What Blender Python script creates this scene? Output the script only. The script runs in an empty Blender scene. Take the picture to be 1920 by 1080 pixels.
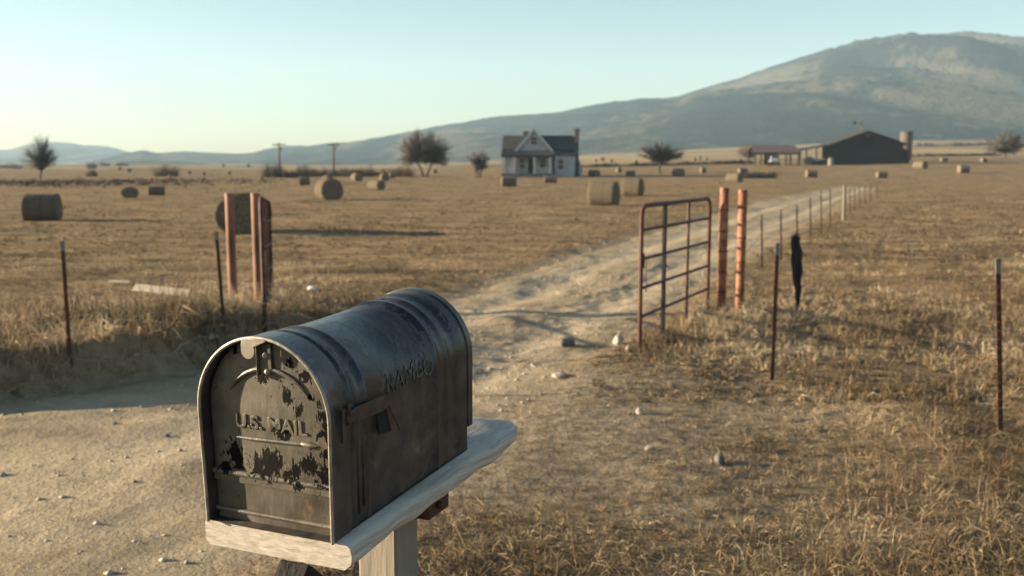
import bpy, bmesh, math, random
import numpy as np
from mathutils import Vector, Matrix, Euler

SC = bpy.context.scene
COL = SC.collection
R = math.radians
random.seed(7)
RNG = np.random.default_rng(7)

# ------------------------------------------------------------------ camera
F_PX = 1809.0
PITCH = math.atan(235 / F_PX)
EYE = np.array([0.0, 0.0, 2.0])
cam_d = bpy.data.cameras.new('camera')
cam = bpy.data.objects.new('camera', cam_d)
COL.objects.link(cam)
cam.location = EYE
cam.rotation_euler = (math.pi / 2 - PITCH, 0, 0)
cam_d.sensor_width = 36.0
cam_d.lens = F_PX / 1920 * 36.0
cam_d.clip_start = 0.05
cam_d.clip_end = 12000
cam_d.dof.use_dof = True
cam_d.dof.focus_distance = 2.05
cam_d.dof.aperture_fstop = 4.9
SC.camera = cam

# ------------------------------------------------------------------ sky and sun
SUN_EL = R(11.5)
SUN_AZ = R(3.5)                       # sun stands left, a touch beyond the camera plane
to_sun = Vector((-math.cos(SUN_EL) * math.cos(SUN_AZ), math.cos(SUN_EL) * math.sin(SUN_AZ), math.sin(SUN_EL)))
W = bpy.data.worlds.new('World')
SC.world = W
W.use_nodes = True
wn = W.node_tree.nodes
wn.clear()
sky = wn.new('ShaderNodeTexSky')
sky.sky_type = 'NISHITA'
sky.sun_disc = False
sky.sun_elevation = SUN_EL
sky.sun_rotation = math.atan2(to_sun.x, to_sun.y)
sky.altitude = 300
sky.air_density = 1.0
sky.dust_density = .7
sky.ozone_density = 1.8
bg = wn.new('ShaderNodeBackground')
bg.inputs['Strength'].default_value = 0.056
wo = wn.new('ShaderNodeOutputWorld')
tint = wn.new('ShaderNodeMix'); tint.data_type = 'RGBA'; tint.blend_type = 'MULTIPLY'
tint.inputs[0].default_value = 1.0
tint.inputs[7].default_value = (.98, .96, .90, 1)          # warms the sky and cuts its blue
W.node_tree.links.new(sky.outputs[0], tint.inputs[6])
W.node_tree.links.new(tint.outputs[2], bg.inputs['Color'])
W.node_tree.links.new(bg.outputs[0], wo.inputs['Surface'])
sun_d = bpy.data.lights.new('sun', 'SUN')
sun_d.energy = 5.0
sun_d.angle = R(0.6)
sun_d.color = (1.0, 0.80, 0.56)
sun = bpy.data.objects.new('sun', sun_d)
COL.objects.link(sun)
sun.rotation_euler = (-to_sun).to_track_quat('-Z', 'Y').to_euler()
SC.view_settings.view_transform = 'Standard'
SC.view_settings.look = 'None'
SC.view_settings.gamma = 1.0
SC.view_settings.exposure = 1.92
SC.cycles.volume_bounces = 1
SC.cycles.max_bounces = 6
SC.cycles.volume_step_rate = 4


# ------------------------------------------------------------------ maths helpers
def _hash(ix, iy, seed):
    n = (ix.astype(np.int64) * 374761393 + iy.astype(np.int64) * 668265263 + seed * 144665) & 0xFFFFFFFF
    n = ((n ^ (n >> 13)) * 1274126177) & 0xFFFFFFFF
    n = n ^ (n >> 16)
    return (n & 0xFFFF) / 65535.0


def vnoise(x, y, seed=0):
    x = np.asarray(x, float); y = np.asarray(y, float)
    ix = np.floor(x); iy = np.floor(y)
    fx = x - ix; fy = y - iy
    fx = fx * fx * (3 - 2 * fx); fy = fy * fy * (3 - 2 * fy)
    a = _hash(ix, iy, seed); b = _hash(ix + 1, iy, seed)
    c = _hash(ix, iy + 1, seed); d = _hash(ix + 1, iy + 1, seed)
    return (a + (b - a) * fx) * (1 - fy) + (c + (d - c) * fx) * fy


def fbm(x, y, seed=0, octv=4):
    s = 0; a = .5; t = 0
    for k in range(octv):
        s = s + a * vnoise(x * 2 ** k, y * 2 ** k, seed + 17 * k); t += a; a *= .5
    return s / t - .5


def sstep(a, b, x):
    t = np.clip((np.asarray(x, float) - a) / (b - a), 0, 1)
    return t * t * (3 - 2 * t)


def ray(px, py):
    dx, dz = (px - 960) / F_PX, (540 - py) / F_PX
    c, s = math.cos(PITCH), math.sin(PITCH)
    return np.array([dx, c + dz * s, -s + dz * c])


def flat(px, py, z=0.0):
    d = ray(px, py); t = (z - 2.0) / d[2]
    return d * t + EYE


def project(p):
    c, s = math.cos(PITCH), math.sin(PITCH)
    y, z = p[1], p[2] - 2
    d = y * c - z * s; u = z * c + y * s
    return 960 + F_PX * p[0] / d, 540 - F_PX * u / d


# ------------------------------------------------------------------ terrain
def bound(pts):
    q = sorted([(flat(*p)[1], flat(*p)[0]) for p in pts])
    return np.array([a for a, b in q]), np.array([b for a, b in q])


LY, LX = bound([(0, 742), (200, 712), (370, 690), (600, 615), (860, 545), (1100, 465), (1250, 422), (1400, 383), (1500, 362), (1600, 346), (1650, 339)])
LY = np.concatenate([[1.0, 6.0, 7.2], LY]); LX = np.concatenate([[-16, -14, -8.5], LX])
RY_, RX_ = bound([(1640, 352), (1570, 388), (1490, 428), (1400, 482), (1300, 545), (1150, 650), (980, 790), (880, 850), (640, 1000)])
RY_ = np.concatenate([[1.0, 3.0], RY_]); RX_ = np.concatenate([[-4.6, -2.8], RX_])
ROAD_END = 88.0


def xL(y):
    return np.interp(y, LY, LX)


def xR(y):
    return np.interp(y, RY_, RX_)


def road_in(x, y):
    """signed: how far (m) inside the road, negative outside"""
    wob = .35 * fbm(x * .9, y * .9, 31, 3)
    d = np.minimum(x - xL(y), (xR(y) - x)) + wob
    d = np.where(y > ROAD_END, -5, d)
    return d


HZX = np.array([-4000, 0, 300, 500, 700, 900, 1100, 1300, 1500, 1700, 1920, 2300, 6000])
HZY = np.array([309, 309, 308, 311, 311, 303, 291, 281, 271, 264, 262, 262, 262])


def hgt(x, y):
    x = np.asarray(x, float); y = np.asarray(y, float)
    ys = np.maximum(y, 1.0)
    px = 960 + 1824 * x / ys
    z9 = 2 + (305 - np.interp(px, HZX, HZY)) / 1824 * 900
    t = np.clip((y - 140) / 760, 0, 1)
    z = z9 * t + .5 * np.sin(t * math.pi) * fbm(x / 60, y / 90, 3, 3) * 6
    near = 1 - sstep(60, 140, y)
    z = z + near * (.10 * fbm(x * .9, y * .9, 5, 5) + .16 * fbm(x / 7, y / 7, 6, 3))
    z = z + (1 - near) * .5 * fbm(x / 30, y / 20, 8, 3)
    d = road_in(x, y)
    inn = sstep(-.5, .35, d)
    rutphase = np.clip((x - xL(ys)) / np.maximum(xR(ys) - xL(ys), .5), 0, 1)
    rut = np.exp(-((rutphase - .3) / .09) ** 2) + np.exp(-((rutphase - .72) / .09) ** 2)
    z = z - inn * .05 - inn * near * .04 * rut + inn * near * (.06 * fbm(x * 2.2, y * 2.2, 12, 5) + .05 * np.clip(fbm(x * 5.5, y * 5.5, 13, 4), -.05, .4) * sstep(-.05, .2, fbm(x * .5, y * .4, 14, 3)))
    # bank on the left of the near road
    out = xL(ys) - x
    bank = sstep(0.0, .4, out) * (1 - sstep(2.0, 5, out)) * sstep(5.0, 6.6, y) * (1 - sstep(10.2, 13.2, y))
    z = z + .46 * bank * (.75 + 1.3 * fbm(x * .55, y * .8, 19, 4))
    return z


def hz(x, y):
    return float(hgt(np.array([x]), np.array([y]))[0])


def ground_hit(px, py):
    d = ray(px, py)
    ts = np.geomspace(1.5, 1200, 6000)
    P = d[None] * ts[:, None] + EYE
    below = P[:, 2] < hgt(P[:, 0], P[:, 1])
    i = int(np.argmax(below))
    if not below.any():
        i = len(ts) - 1
    p = P[i]
    return Vector((p[0], p[1], hz(p[0], p[1])))


def at_dist(px, y):
    x = (px - 960) / 1824 * y
    return Vector((x, y, hz(x, y)))


# ------------------------------------------------------------------ object helpers
def set_tags(o, label=None, cat=None, group=None, kind=None):
    if label: o['label'] = label
    if cat: o['category'] = cat
    if group: o['group'] = group
    if kind: o['kind'] = kind
    return o


def thing(name, label, cat, loc=(0, 0, 0), rot=(0, 0, 0), group=None):
    o = bpy.data.objects.new(name, None)
    COL.objects.link(o)
    o.empty_display_size = .2
    o.location = loc
    o.rotation_euler = rot
    return set_tags(o, label, cat, group)


def copy_tree(o, parent=None):
    c = o.copy(); COL.objects.link(c)
    if parent is not None:
        c.parent = parent
    for ch in list(o.children):
        copy_tree(ch, c)
    return c


class MB:
    """collects shapes and links them as one mesh object"""
    def __init__(s):
        s.bm = bmesh.new()

    def verts(s, vs):
        return [s.bm.verts.new(v) for v in vs]

    def box(s, c, size, rot=None):
        hx, hy, hz_ = size[0] / 2, size[1] / 2, size[2] / 2
        M = rot if rot is not None else Matrix.Identity(3)
        c = Vector(c)
        v = s.verts([c + M @ Vector((a * hx, b * hy, d * hz_)) for a in (-1, 1) for b in (-1, 1) for d in (-1, 1)])
        for f in ((0, 1, 3, 2), (4, 6, 7, 5), (0, 4, 5, 1), (2, 3, 7, 6), (0, 2, 6, 4), (1, 5, 7, 3)):
            s.bm.faces.new([v[i] for i in f])
        return s

    def rings(s, rings, close=True, caps=True):
        rv = [s.verts(r) for r in rings]
        n = len(rv[0])
        for a, b in zip(rv, rv[1:]):
            for i in range(n if close else n - 1):
                j = (i + 1) % n
                s.bm.faces.new((a[i], a[j], b[j], b[i]))
        if caps and close:
            s.bm.faces.new(rv[0][::-1]); s.bm.faces.new(rv[-1])
        return s

    def tube(s, pts, rad, n=8, caps=True):
        pts = [Vector(p) for p in pts]
        rings = []
        prev = None
        for i, p in enumerate(pts):
            t = (pts[min(i + 1, len(pts) - 1)] - pts[max(i - 1, 0)]).normalized()
            if prev is None:
                u = t.cross(Vector((0, 0, 1)))
                if u.length < .05: u = t.cross(Vector((1, 0, 0)))
            else:
                u = prev - t * prev.dot(t)
            u.normalize(); prev = u
            w = t.cross(u)
            r = rad[i] if isinstance(rad, (list, tuple)) else rad
            rings.append([p + (u * math.cos(2 * math.pi * k / n) + w * math.sin(2 * math.pi * k / n)) * r for k in range(n)])
        return s.rings(rings, True, caps)

    def prism(s, outline, axis, a, b):
        """outline: 2-D points; extruded along axis ('x','y','z') from a to b"""
        def m(p, d):
            return {'x': (d, p[0], p[1]), 'y': (p[0], d, p[1]), 'z': (p[0], p[1], d)}[axis]
        return s.rings([[m(p, a) for p in outline], [m(p, b) for p in outline]])

    def dome(s, c, r, direction, n=10):
        d = Vector(direction).normalized()
        u = d.orthogonal().normalized(); w = d.cross(u)
        rg = []
        for k in range(5):
            a = k / 4 * math.pi / 2 * .96
            rg.append([Vector(c) + d * math.sin(a) * r + (u * math.cos(2 * math.pi * i / n) + w * math.sin(2 * math.pi * i / n)) * r * math.cos(a) for i in range(n)])
        return s.rings(rg)

    def quad(s, pts):
        s.bm.faces.new(s.verts(pts)); return s

    def build(s, name, mat, parent=None, smooth=False, bevel=0, angle=40, segs=2):
        bmesh.ops.recalc_face_normals(s.bm, faces=s.bm.faces)
        me = bpy.data.meshes.new(name)
        s.bm.to_mesh(me); s.bm.free()
        me.materials.append(mat)
        o = bpy.data.objects.new(name, me)
        COL.objects.link(o)
        if parent is not None: o.parent = parent
        if smooth:
            me.polygons.foreach_set('use_smooth', [True] * len(me.polygons))
            try:
                me.set_sharp_from_angle(angle=R(angle))
            except Exception:
                pass
        if bevel:
            m = o.modifiers.new('bevel', 'BEVEL'); m.width = bevel; m.segments = segs
            m.limit_method = 'ANGLE'; m.angle_limit = R(35)
        return o


def np_object(name, V, T, mat, parent=None, attrs=None, smooth=False):
    me = bpy.data.meshes.new(name)
    me.vertices.add(len(V)); me.vertices.foreach_set('co', np.ascontiguousarray(V, np.float32).ravel())
    k = T.shape[1]
    me.loops.add(T.size); me.loops.foreach_set('vertex_index', np.ascontiguousarray(T, np.int32).ravel())
    me.polygons.add(len(T))
    me.polygons.foreach_set('loop_start', np.arange(0, T.size, k, dtype=np.int32))
    me.polygons.foreach_set('loop_total', np.full(len(T), k, np.int32))
    if smooth:
        me.polygons.foreach_set('use_smooth', np.ones(len(T), bool))
    me.update(calc_edges=True)
    for an, av in (attrs or {}).items():
        at = me.attributes.new(an, 'FLOAT', 'POINT')
        at.data.foreach_set('value', np.ascontiguousarray(av, np.float32))
    me.materials.append(mat)
    o = bpy.data.objects.new(name, me)
    COL.objects.link(o)
    if parent is not None: o.parent = parent
    return o


# ------------------------------------------------------------------ materials
class NT:
    def __init__(s, name):
        s.m = bpy.data.materials.new(name); s.m.use_nodes = True
        s.t = s.m.node_tree; s.n = s.t.nodes; s.l = s.t.links
        s.b = s.n['Principled BSDF']
        s.tc = s.n.new('ShaderNodeTexCoord')

    def put(s, sock, v):
        if hasattr(v, 'is_linked') or isinstance(v, bpy.types.NodeSocket): s.l.new(v, sock)
        else: sock.default_value = v

    def coord(s, scale=(1, 1, 1), kind='Object', loc=(0, 0, 0)):
        mp = s.n.new('ShaderNodeMapping'); s.l.new(s.tc.outputs[kind], mp.inputs[0])
        mp.inputs['Scale'].default_value = scale; mp.inputs['Location'].default_value = loc
        return mp.outputs[0]

    def noise(s, co, scale=1.0, detail=4, rough=.55, dist=0.0):
        t = s.n.new('ShaderNodeTexNoise'); s.l.new(co, t.inputs['Vector'])
        t.inputs['Scale'].default_value = scale; t.inputs['Detail'].default_value = detail
        t.inputs['Roughness'].default_value = rough; t.inputs['Distortion'].default_value = dist
        return t.outputs[0]

    def ramp(s, fac, cols, mode='LINEAR'):
        r = s.n.new('ShaderNodeValToRGB'); s.put(r.inputs[0], fac); r.color_ramp.interpolation = mode
        e = r.color_ramp.elements
        while len(e) < len(cols): e.new(.5)
        for i, (p, c) in enumerate(cols):
            e[i].position = p
            e[i].color = (*c, 1) if len(c) == 3 else c
        return r.outputs[0]

    def val(s, fac, a, b):
        """clamped map of fac from a..b to 0..1"""
        r = s.n.new('ShaderNodeMapRange'); s.put(r.inputs[0], fac)
        r.inputs[1].default_value = a; r.inputs[2].default_value = b
        return r.outputs[0]

    def mix(s, fac, a, b, mode='MIX'):
        m = s.n.new('ShaderNodeMix'); m.data_type = 'RGBA'; m.blend_type = mode
        s.put(m.inputs[0], fac)
        s.put(m.inputs[6], a if not isinstance(a, tuple) else (*a, 1))
        s.put(m.inputs[7], b if not isinstance(b, tuple) else (*b, 1))
        return m.outputs[2]

    def math(s, op, a, b=0.0, c=None):
        m = s.n.new('ShaderNodeMath'); m.operation = op
        s.put(m.inputs[0], a); s.put(m.inputs[1], b)
        if c is not None: s.put(m.inputs[2], c)
        return m.outputs[0]

    def attr(s, name):
        a = s.n.new('ShaderNodeAttribute'); a.attribute_name = name
        return a.outputs['Fac']

    def bump(s, h, dist=.01, strength=1.0, normal=None):
        b = s.n.new('ShaderNodeBump'); s.put(b.inputs['Height'], h)
        b.inputs['Distance'].default_value = dist; b.inputs['Strength'].default_value = strength
        if normal is not None: s.l.new(normal, b.inputs['Normal'])
        s.l.new(b.outputs[0], s.b.inputs['Normal'])
        return b.outputs[0]

    def done(s, col=None, rough=.8, spec=.3, metal=0.0):
        if col is not None: s.put(s.b.inputs['Base Color'], col if not isinstance(col, tuple) else (*col, 1))
        s.put(s.b.inputs['Roughness'], rough)
        s.put(s.b.inputs['Metallic'], metal)
        s.put(s.b.inputs['Specular IOR Level'], spec)
        return s.m


def simple(name, cols, scale=8, rough=.8, bump=.004, stretch=(1, 1, 1), spec=.3, metal=0.0, detail=5):
    n = NT(name)
    co = n.coord(stretch)
    f = n.noise(co, scale, detail)
    f2 = n.noise(co, scale * 5.3, 4)
    k = len(cols)
    c = n.ramp(f, [(.32 + .36 * i / max(k - 1, 1), q) for i, q in enumerate(cols)])
    c = n.mix(n.val(f2, .45, .75), c, n.mix(.5, c, cols[0]))
    if bump: n.bump(n.math('ADD', f, f2), bump)
    return n.done(c, rough, spec, metal)


M = {}


def build_materials():
    # field ground
    n = NT('dry_grass_ground')
    big = n.noise(n.coord((.05, .16, .05)), 1.0, 5, .6)
    mid = n.noise(n.coord((.35, 1.1, .5)), 1.0, 5, .6, .6)
    fine = n.noise(n.coord((1, 1, 1)), 9.0, 6, .7)
    c = n.ramp(mid, [(.32, (.085, .066, .04)), (.45, (.17, .127, .073)), (.57, (.30, .218, .122)), (.70, (.39, .29, .17))])
    c = n.mix(n.val(big, .38, .66), c, n.mix(.65, c, (.25, .165, .085)))
    c = n.mix(n.val(fine, .5, .72), c, n.mix(.6, c, (.36, .27, .15)))
    c = n.mix(n.val(fine, .48, .3), c, n.mix(.6, c, (.05, .038, .022)))
    dirt = n.attr('dirt')
    c = n.mix(n.math('MULTIPLY', dirt, .85), c, n.mix(n.val(fine, .35, .7), (.26, .20, .13), (.42, .34, .23)))
    tro = n.math('MULTIPLY', n.attr('trodden'), n.val(mid, .30, .52))
    c = n.mix(n.math('MULTIPLY', tro, .8), c, n.mix(n.val(fine, .38, .66), (.15, .126, .092), (.38, .32, .23)))
    # pale far terraces
    far = n.attr('far')
    tb = n.noise(n.coord((.004, .022, .004)), 1.0, 3, .5)
    c = n.mix(far, c, n.ramp(tb, [(.36, (.10, .085, .05)), (.45, (.27, .20, .11)), (.58, (.36, .28, .16)), (.66, (.17, .135, .08))]))
    h = n.math('ADD', n.math('MULTIPLY', mid, .6), n.math('MULTIPLY', fine, .5))
    n.bump(h, .22, 1.0)
    M['ground'] = n.done(c, 1.0, .05)
    # dirt road
    n = NT('pale_dirt_road')
    a = n.noise(n.coord((.6, .9, 1)), 1.3, 6, .62, .4)
    b = n.noise(n.coord(), 7, 6, .7)
    g = n.noise(n.coord(), 38, 4, .7)
    c = n.ramp(a, [(.32, (.24, .19, .125)), (.5, (.385, .315, .21)), (.68, (.47, .39, .265))])
    c = n.mix(n.val(b, .52, .34), c, n.mix(.5, c, (.19, .145, .095)))
    c = n.mix(n.val(g, .58, .72), c, n.mix(.5, c, (.58, .50, .38)))
    c = n.mix(n.val(g, .44, .32), c, n.mix(.55, c, (.12, .095, .065)))
    rt = n.attr('rut')
    c = n.mix(n.math('MULTIPLY', rt, .35), c, (.50, .42, .295))
    c = n.mix(n.math('MULTIPLY', n.val(rt, .25, .0), n.val(b, .42, .6)), c, n.mix(.45, c, (.21, .165, .10)))
    n.bump(n.math('ADD', n.math('MULTIPLY', b, .8), n.math('MULTIPLY', g, .3)), .07, 1.0)
    M['road'] = n.done(c, 1.0, .05)
    # grass
    n = NT('dry_grass_blades')
    t = n.attr('tint')
    big = n.noise(n.coord((.5, .5, .5)), 1.0, 4, .6)
    c = n.ramp(t, [(0.0, (.055, .045, .028)), (.3, (.15, .116, .069)), (.6, (.285, .22, .132)), (.85, (.43, .345, .218)), (1.0, (.58, .485, .33))])
    c = n.mix(n.val(big, .42, .68), c, n.mix(.35, c, (.24, .14, .07)))
    n.done(c, .75, .15)
    tr = n.n.new('ShaderNodeBsdfTranslucent'); n.l.new(c, tr.inputs[0])
    mx = n.n.new('ShaderNodeMixShader'); mx.inputs[0].default_value = .3
    n.l.new(n.b.outputs[0], mx.inputs[1]); n.l.new(tr.outputs[0], mx.inputs[2])
    n.l.new(mx.outputs[0], n.n['Material Output'].inputs['Surface'])
    M['grass'] = n.m
    # mountain
    n = NT('wooded_mountain')
    a = n.noise(n.coord((.0030, .0012, .0030)), 1.0, 6, .6, .8)
    b = n.noise(n.coord((.03, .03, .03)), 1.0, 5, .7)
    c = n.ramp(n.math('ADD', n.math('MULTIPLY', a, .75), n.math('MULTIPLY', b, .25)),
               [(.42, (.010, .015, .017)), (.475, (.018, .025, .024)), (.51, (.072, .066, .05)), (.58, (.085, .076, .058)), (.68, (.145, .122, .09))])
    n.bump(b, 14, .8)
    M['mountain'] = n.done(c, 1.0, .02)
    # hay
    n = NT('round_hay')
    co = n.coord((6, 1.2, 1.2))
    a = n.noise(n.coord(), 2.2, 5, .6)
    b = n.noise(co, 14, 5, .7)
    c = n.ramp(b, [(.3, (.07, .055, .038)), (.5, (.17, .135, .095)), (.7, (.30, .25, .178))])
    c = n.mix(n.val(a, .45, .7), c, n.mix(.6, c, (.15, .135, .105)))
    tw_ = n.noise(n.coord((26, .35, .35)), 1.0, 3, .6)
    c = n.mix(n.val(tw_, .52, .66), c, n.mix(.55, c, (.07, .055, .04)))
    n.bump(n.math('ADD', a, n.math('ADD', b, n.math('MULTIPLY', tw_, .5))), .06, .9)
    M['hay'] = n.done(c, 1, .05)
    M['bark'] = simple('bark', [(.05, .04, .032), (.11, .09, .07)], 3, .95, .02)
    M['twig'] = simple('twigs', [(.05, .042, .036), (.115, .092, .075)], 1.2, .95, 0)
    M['twig_dark'] = simple('dark_twigs', [(.022, .02, .02), (.05, .043, .04)], 1.2, .95, 0)
    M['twig_red'] = simple('russet_twigs', [(.09, .06, .045), (.16, .11, .08)], 1.2, .95, 0)
    M['twig_green'] = simple('olive_twigs', [(.045, .05, .032), (.10, .10, .07)], 1.2, .95, 0)
    M['stone'] = simple('pale_stone', [(.22, .18, .13), (.42, .36, .28), (.55, .5, .42)], 9, .9, .01)
    M['stone_grey'] = simple('grey_stone', [(.10, .095, .085), (.18, .17, .155)], 9, .9, .01)
    M['white_rag'] = simple('white_plastic', [(.6, .58, .54), (.75, .73, .7)], 12, .7, .004)
    # rusty orange steel
    n = NT('orange_rust_steel')
    a = n.noise(n.coord((1, 1, .5)), 9, 5, .6)
    b = n.noise(n.coord((1, 1, .4)), 40, 4, .7)
    c = n.ramp(a, [(.3, (.09, .034, .018)), (.5, (.28, .115, .06)), (.7, (.47, .24, .14))])
    c = n.mix(n.val(b, .5, .66), c, n.mix(.7, c, (.08, .035, .022)))
    n.bump(b, .004, .8)
    M['orange'] = n.done(c, .6, .35)
    M['pink_post'] = simple('faded_red_oxide', [(.12, .055, .035), (.25, .125, .08), (.34, .185, .128)], 5, .65, .002, (1, 1, .3))
    M['rust'] = simple('dark_rust_tube', [(.03, .015, .011), (.075, .031, .019), (.14, .058, .034)], 7, .6, .002)
    M['tpost'] = simple('brown_tpost', [(.05, .02, .014), (.11, .043, .027)], 10, .65, .002)
    M['tip'] = simple('white_tip_paint', [(.13, .125, .115), (.22, .21, .195)], 10, .6, .001)
    M['char'] = simple('black_weathered_wood', [(.012, .011, .011), (.035, .032, .032)], 12, .9, .006, (1, 1, .2))
    M['wire'] = simple('fence_wire', [(.12, .1, .09), (.2, .18, .16)], 20, .5, 0, metal=.6)
    M['grey_wood'] = simple('grey_wood', [(.14, .12, .1), (.26, .23, .19)], 4, .9, .006, (1, 1, .15))
    M['old_board'] = simple('sunbleached_board', [(.5, .42, .3), (.68, .6, .46)], 5, .85, .004, (.2, 1, 1))
    # white weathered plank
    n = NT('white_weathered_plank')
    a = n.noise(n.coord((9, 1.6, 30)), 3, 6, .65, .3)
    b = n.noise(n.coord((7, 1.4, 70)), 3, 5, .7, .4)
    s_ = n.noise(n.coord((5, 3, 5)), 2.5, 4, .6)
    c = n.ramp(a, [(.3, (.30, .265, .22)), (.48, (.45, .41, .35)), (.65, (.56, .515, .445))])
    c = n.mix(n.val(b, .56, .70), c, n.mix(.75, c, (.16, .13, .10)))
    c = n.mix(n.val(s_, .52, .75), c, n.mix(.4, c, (.38, .31, .23)))
    n.bump(n.math('ADD', n.math('MULTIPLY', a, .4), b), .003, .8)
    M['plank'] = n.done(c, .8, .2)
    # buildings
    M['siding'] = siding('white_clapboard', (.47, .48, .50), (.31, .32, .33), .2)
    M['gable_white'] = siding('grey_white_shingle', (.40, .42, .44), (.27, .28, .29), .26)
    M['trim'] = simple('white_trim', [(.5, .5, .49), (.66, .66, .64)], 3, .7, .003)
    M['roof_dark'] = simple('dark_shingle_roof', [(.035, .035, .035), (.075, .072, .068)], 2.5, .9, .02, (1, 3, 3))
    M['chimney'] = simple('grey_brick_chimney', [(.14, .13, .12), (.24, .22, .2)], 5, .9, .01)
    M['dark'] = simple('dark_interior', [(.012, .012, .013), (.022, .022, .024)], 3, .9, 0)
    M['glass'] = simple('window_glass', [(.02, .025, .03), (.035, .04, .045)], 3, .15, 0, spec=.5)
    M['barn'] = siding('dark_barn_boards', (.036, .033, .03), (.024, .022, .021), .25, vertical=True)
    M['barn_roof'] = simple('dark_barn_roof', [(.03, .027, .025), (.06, .052, .046)], 1.5, .8, .01, (4, .3, .3))
    M['red_roof'] = simple('red_brown_metal_roof', [(.085, .055, .048), (.14, .092, .08)], 1.5, .7, .006, (4, .5, .5))
    M['pole_wood'] = simple('pole_wood', [(.09, .075, .065), (.16, .135, .115)], 3, .9, .006, (1, 1, .2))
    M['silo'] = simple('silo_concrete', [(.085, .073, .063), (.14, .12, .10)], 1.5, .85, .01)
    M['vehicle'] = simple('grey_blue_paint', [(.22, .25, .28), (.32, .36, .4)], 2, .4, 0, spec=.5)
    M['tyre'] = simple('tyre_rubber', [(.015, .015, .015), (.03, .03, .03)], 6, .9, .003)
    M['barrel'] = simple('white_tank', [(.14, .13, .115), (.2, .185, .165)], 3, .6, .002)


def siding(name, c1, c2, pitch, vertical=False):
    n = NT(name)
    a = n.noise(n.coord((1, 1, 1)), 1.4, 5, .65)
    w = n.n.new('ShaderNodeTexWave'); w.wave_type = 'BANDS'; w.bands_direction = 'X' if vertical else 'Z'
    w.wave_profile = 'SAW'
    n.l.new(n.coord((1, 1, 1)), w.inputs[0]); w.inputs['Scale'].default_value = .314 / pitch * 1.0
    w.inputs['Distortion'].default_value = .15
    c = n.ramp(a, [(.35, c2), (.6, c1)])
    n.bump(w.outputs[1], .02, .8)
    return n.done(c, .8, .25)


# ------------------------------------------------------------------ mailbox materials (thing-local metres; z 0 = underside)
MW, MH, ML = .285, .37, .57


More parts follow.
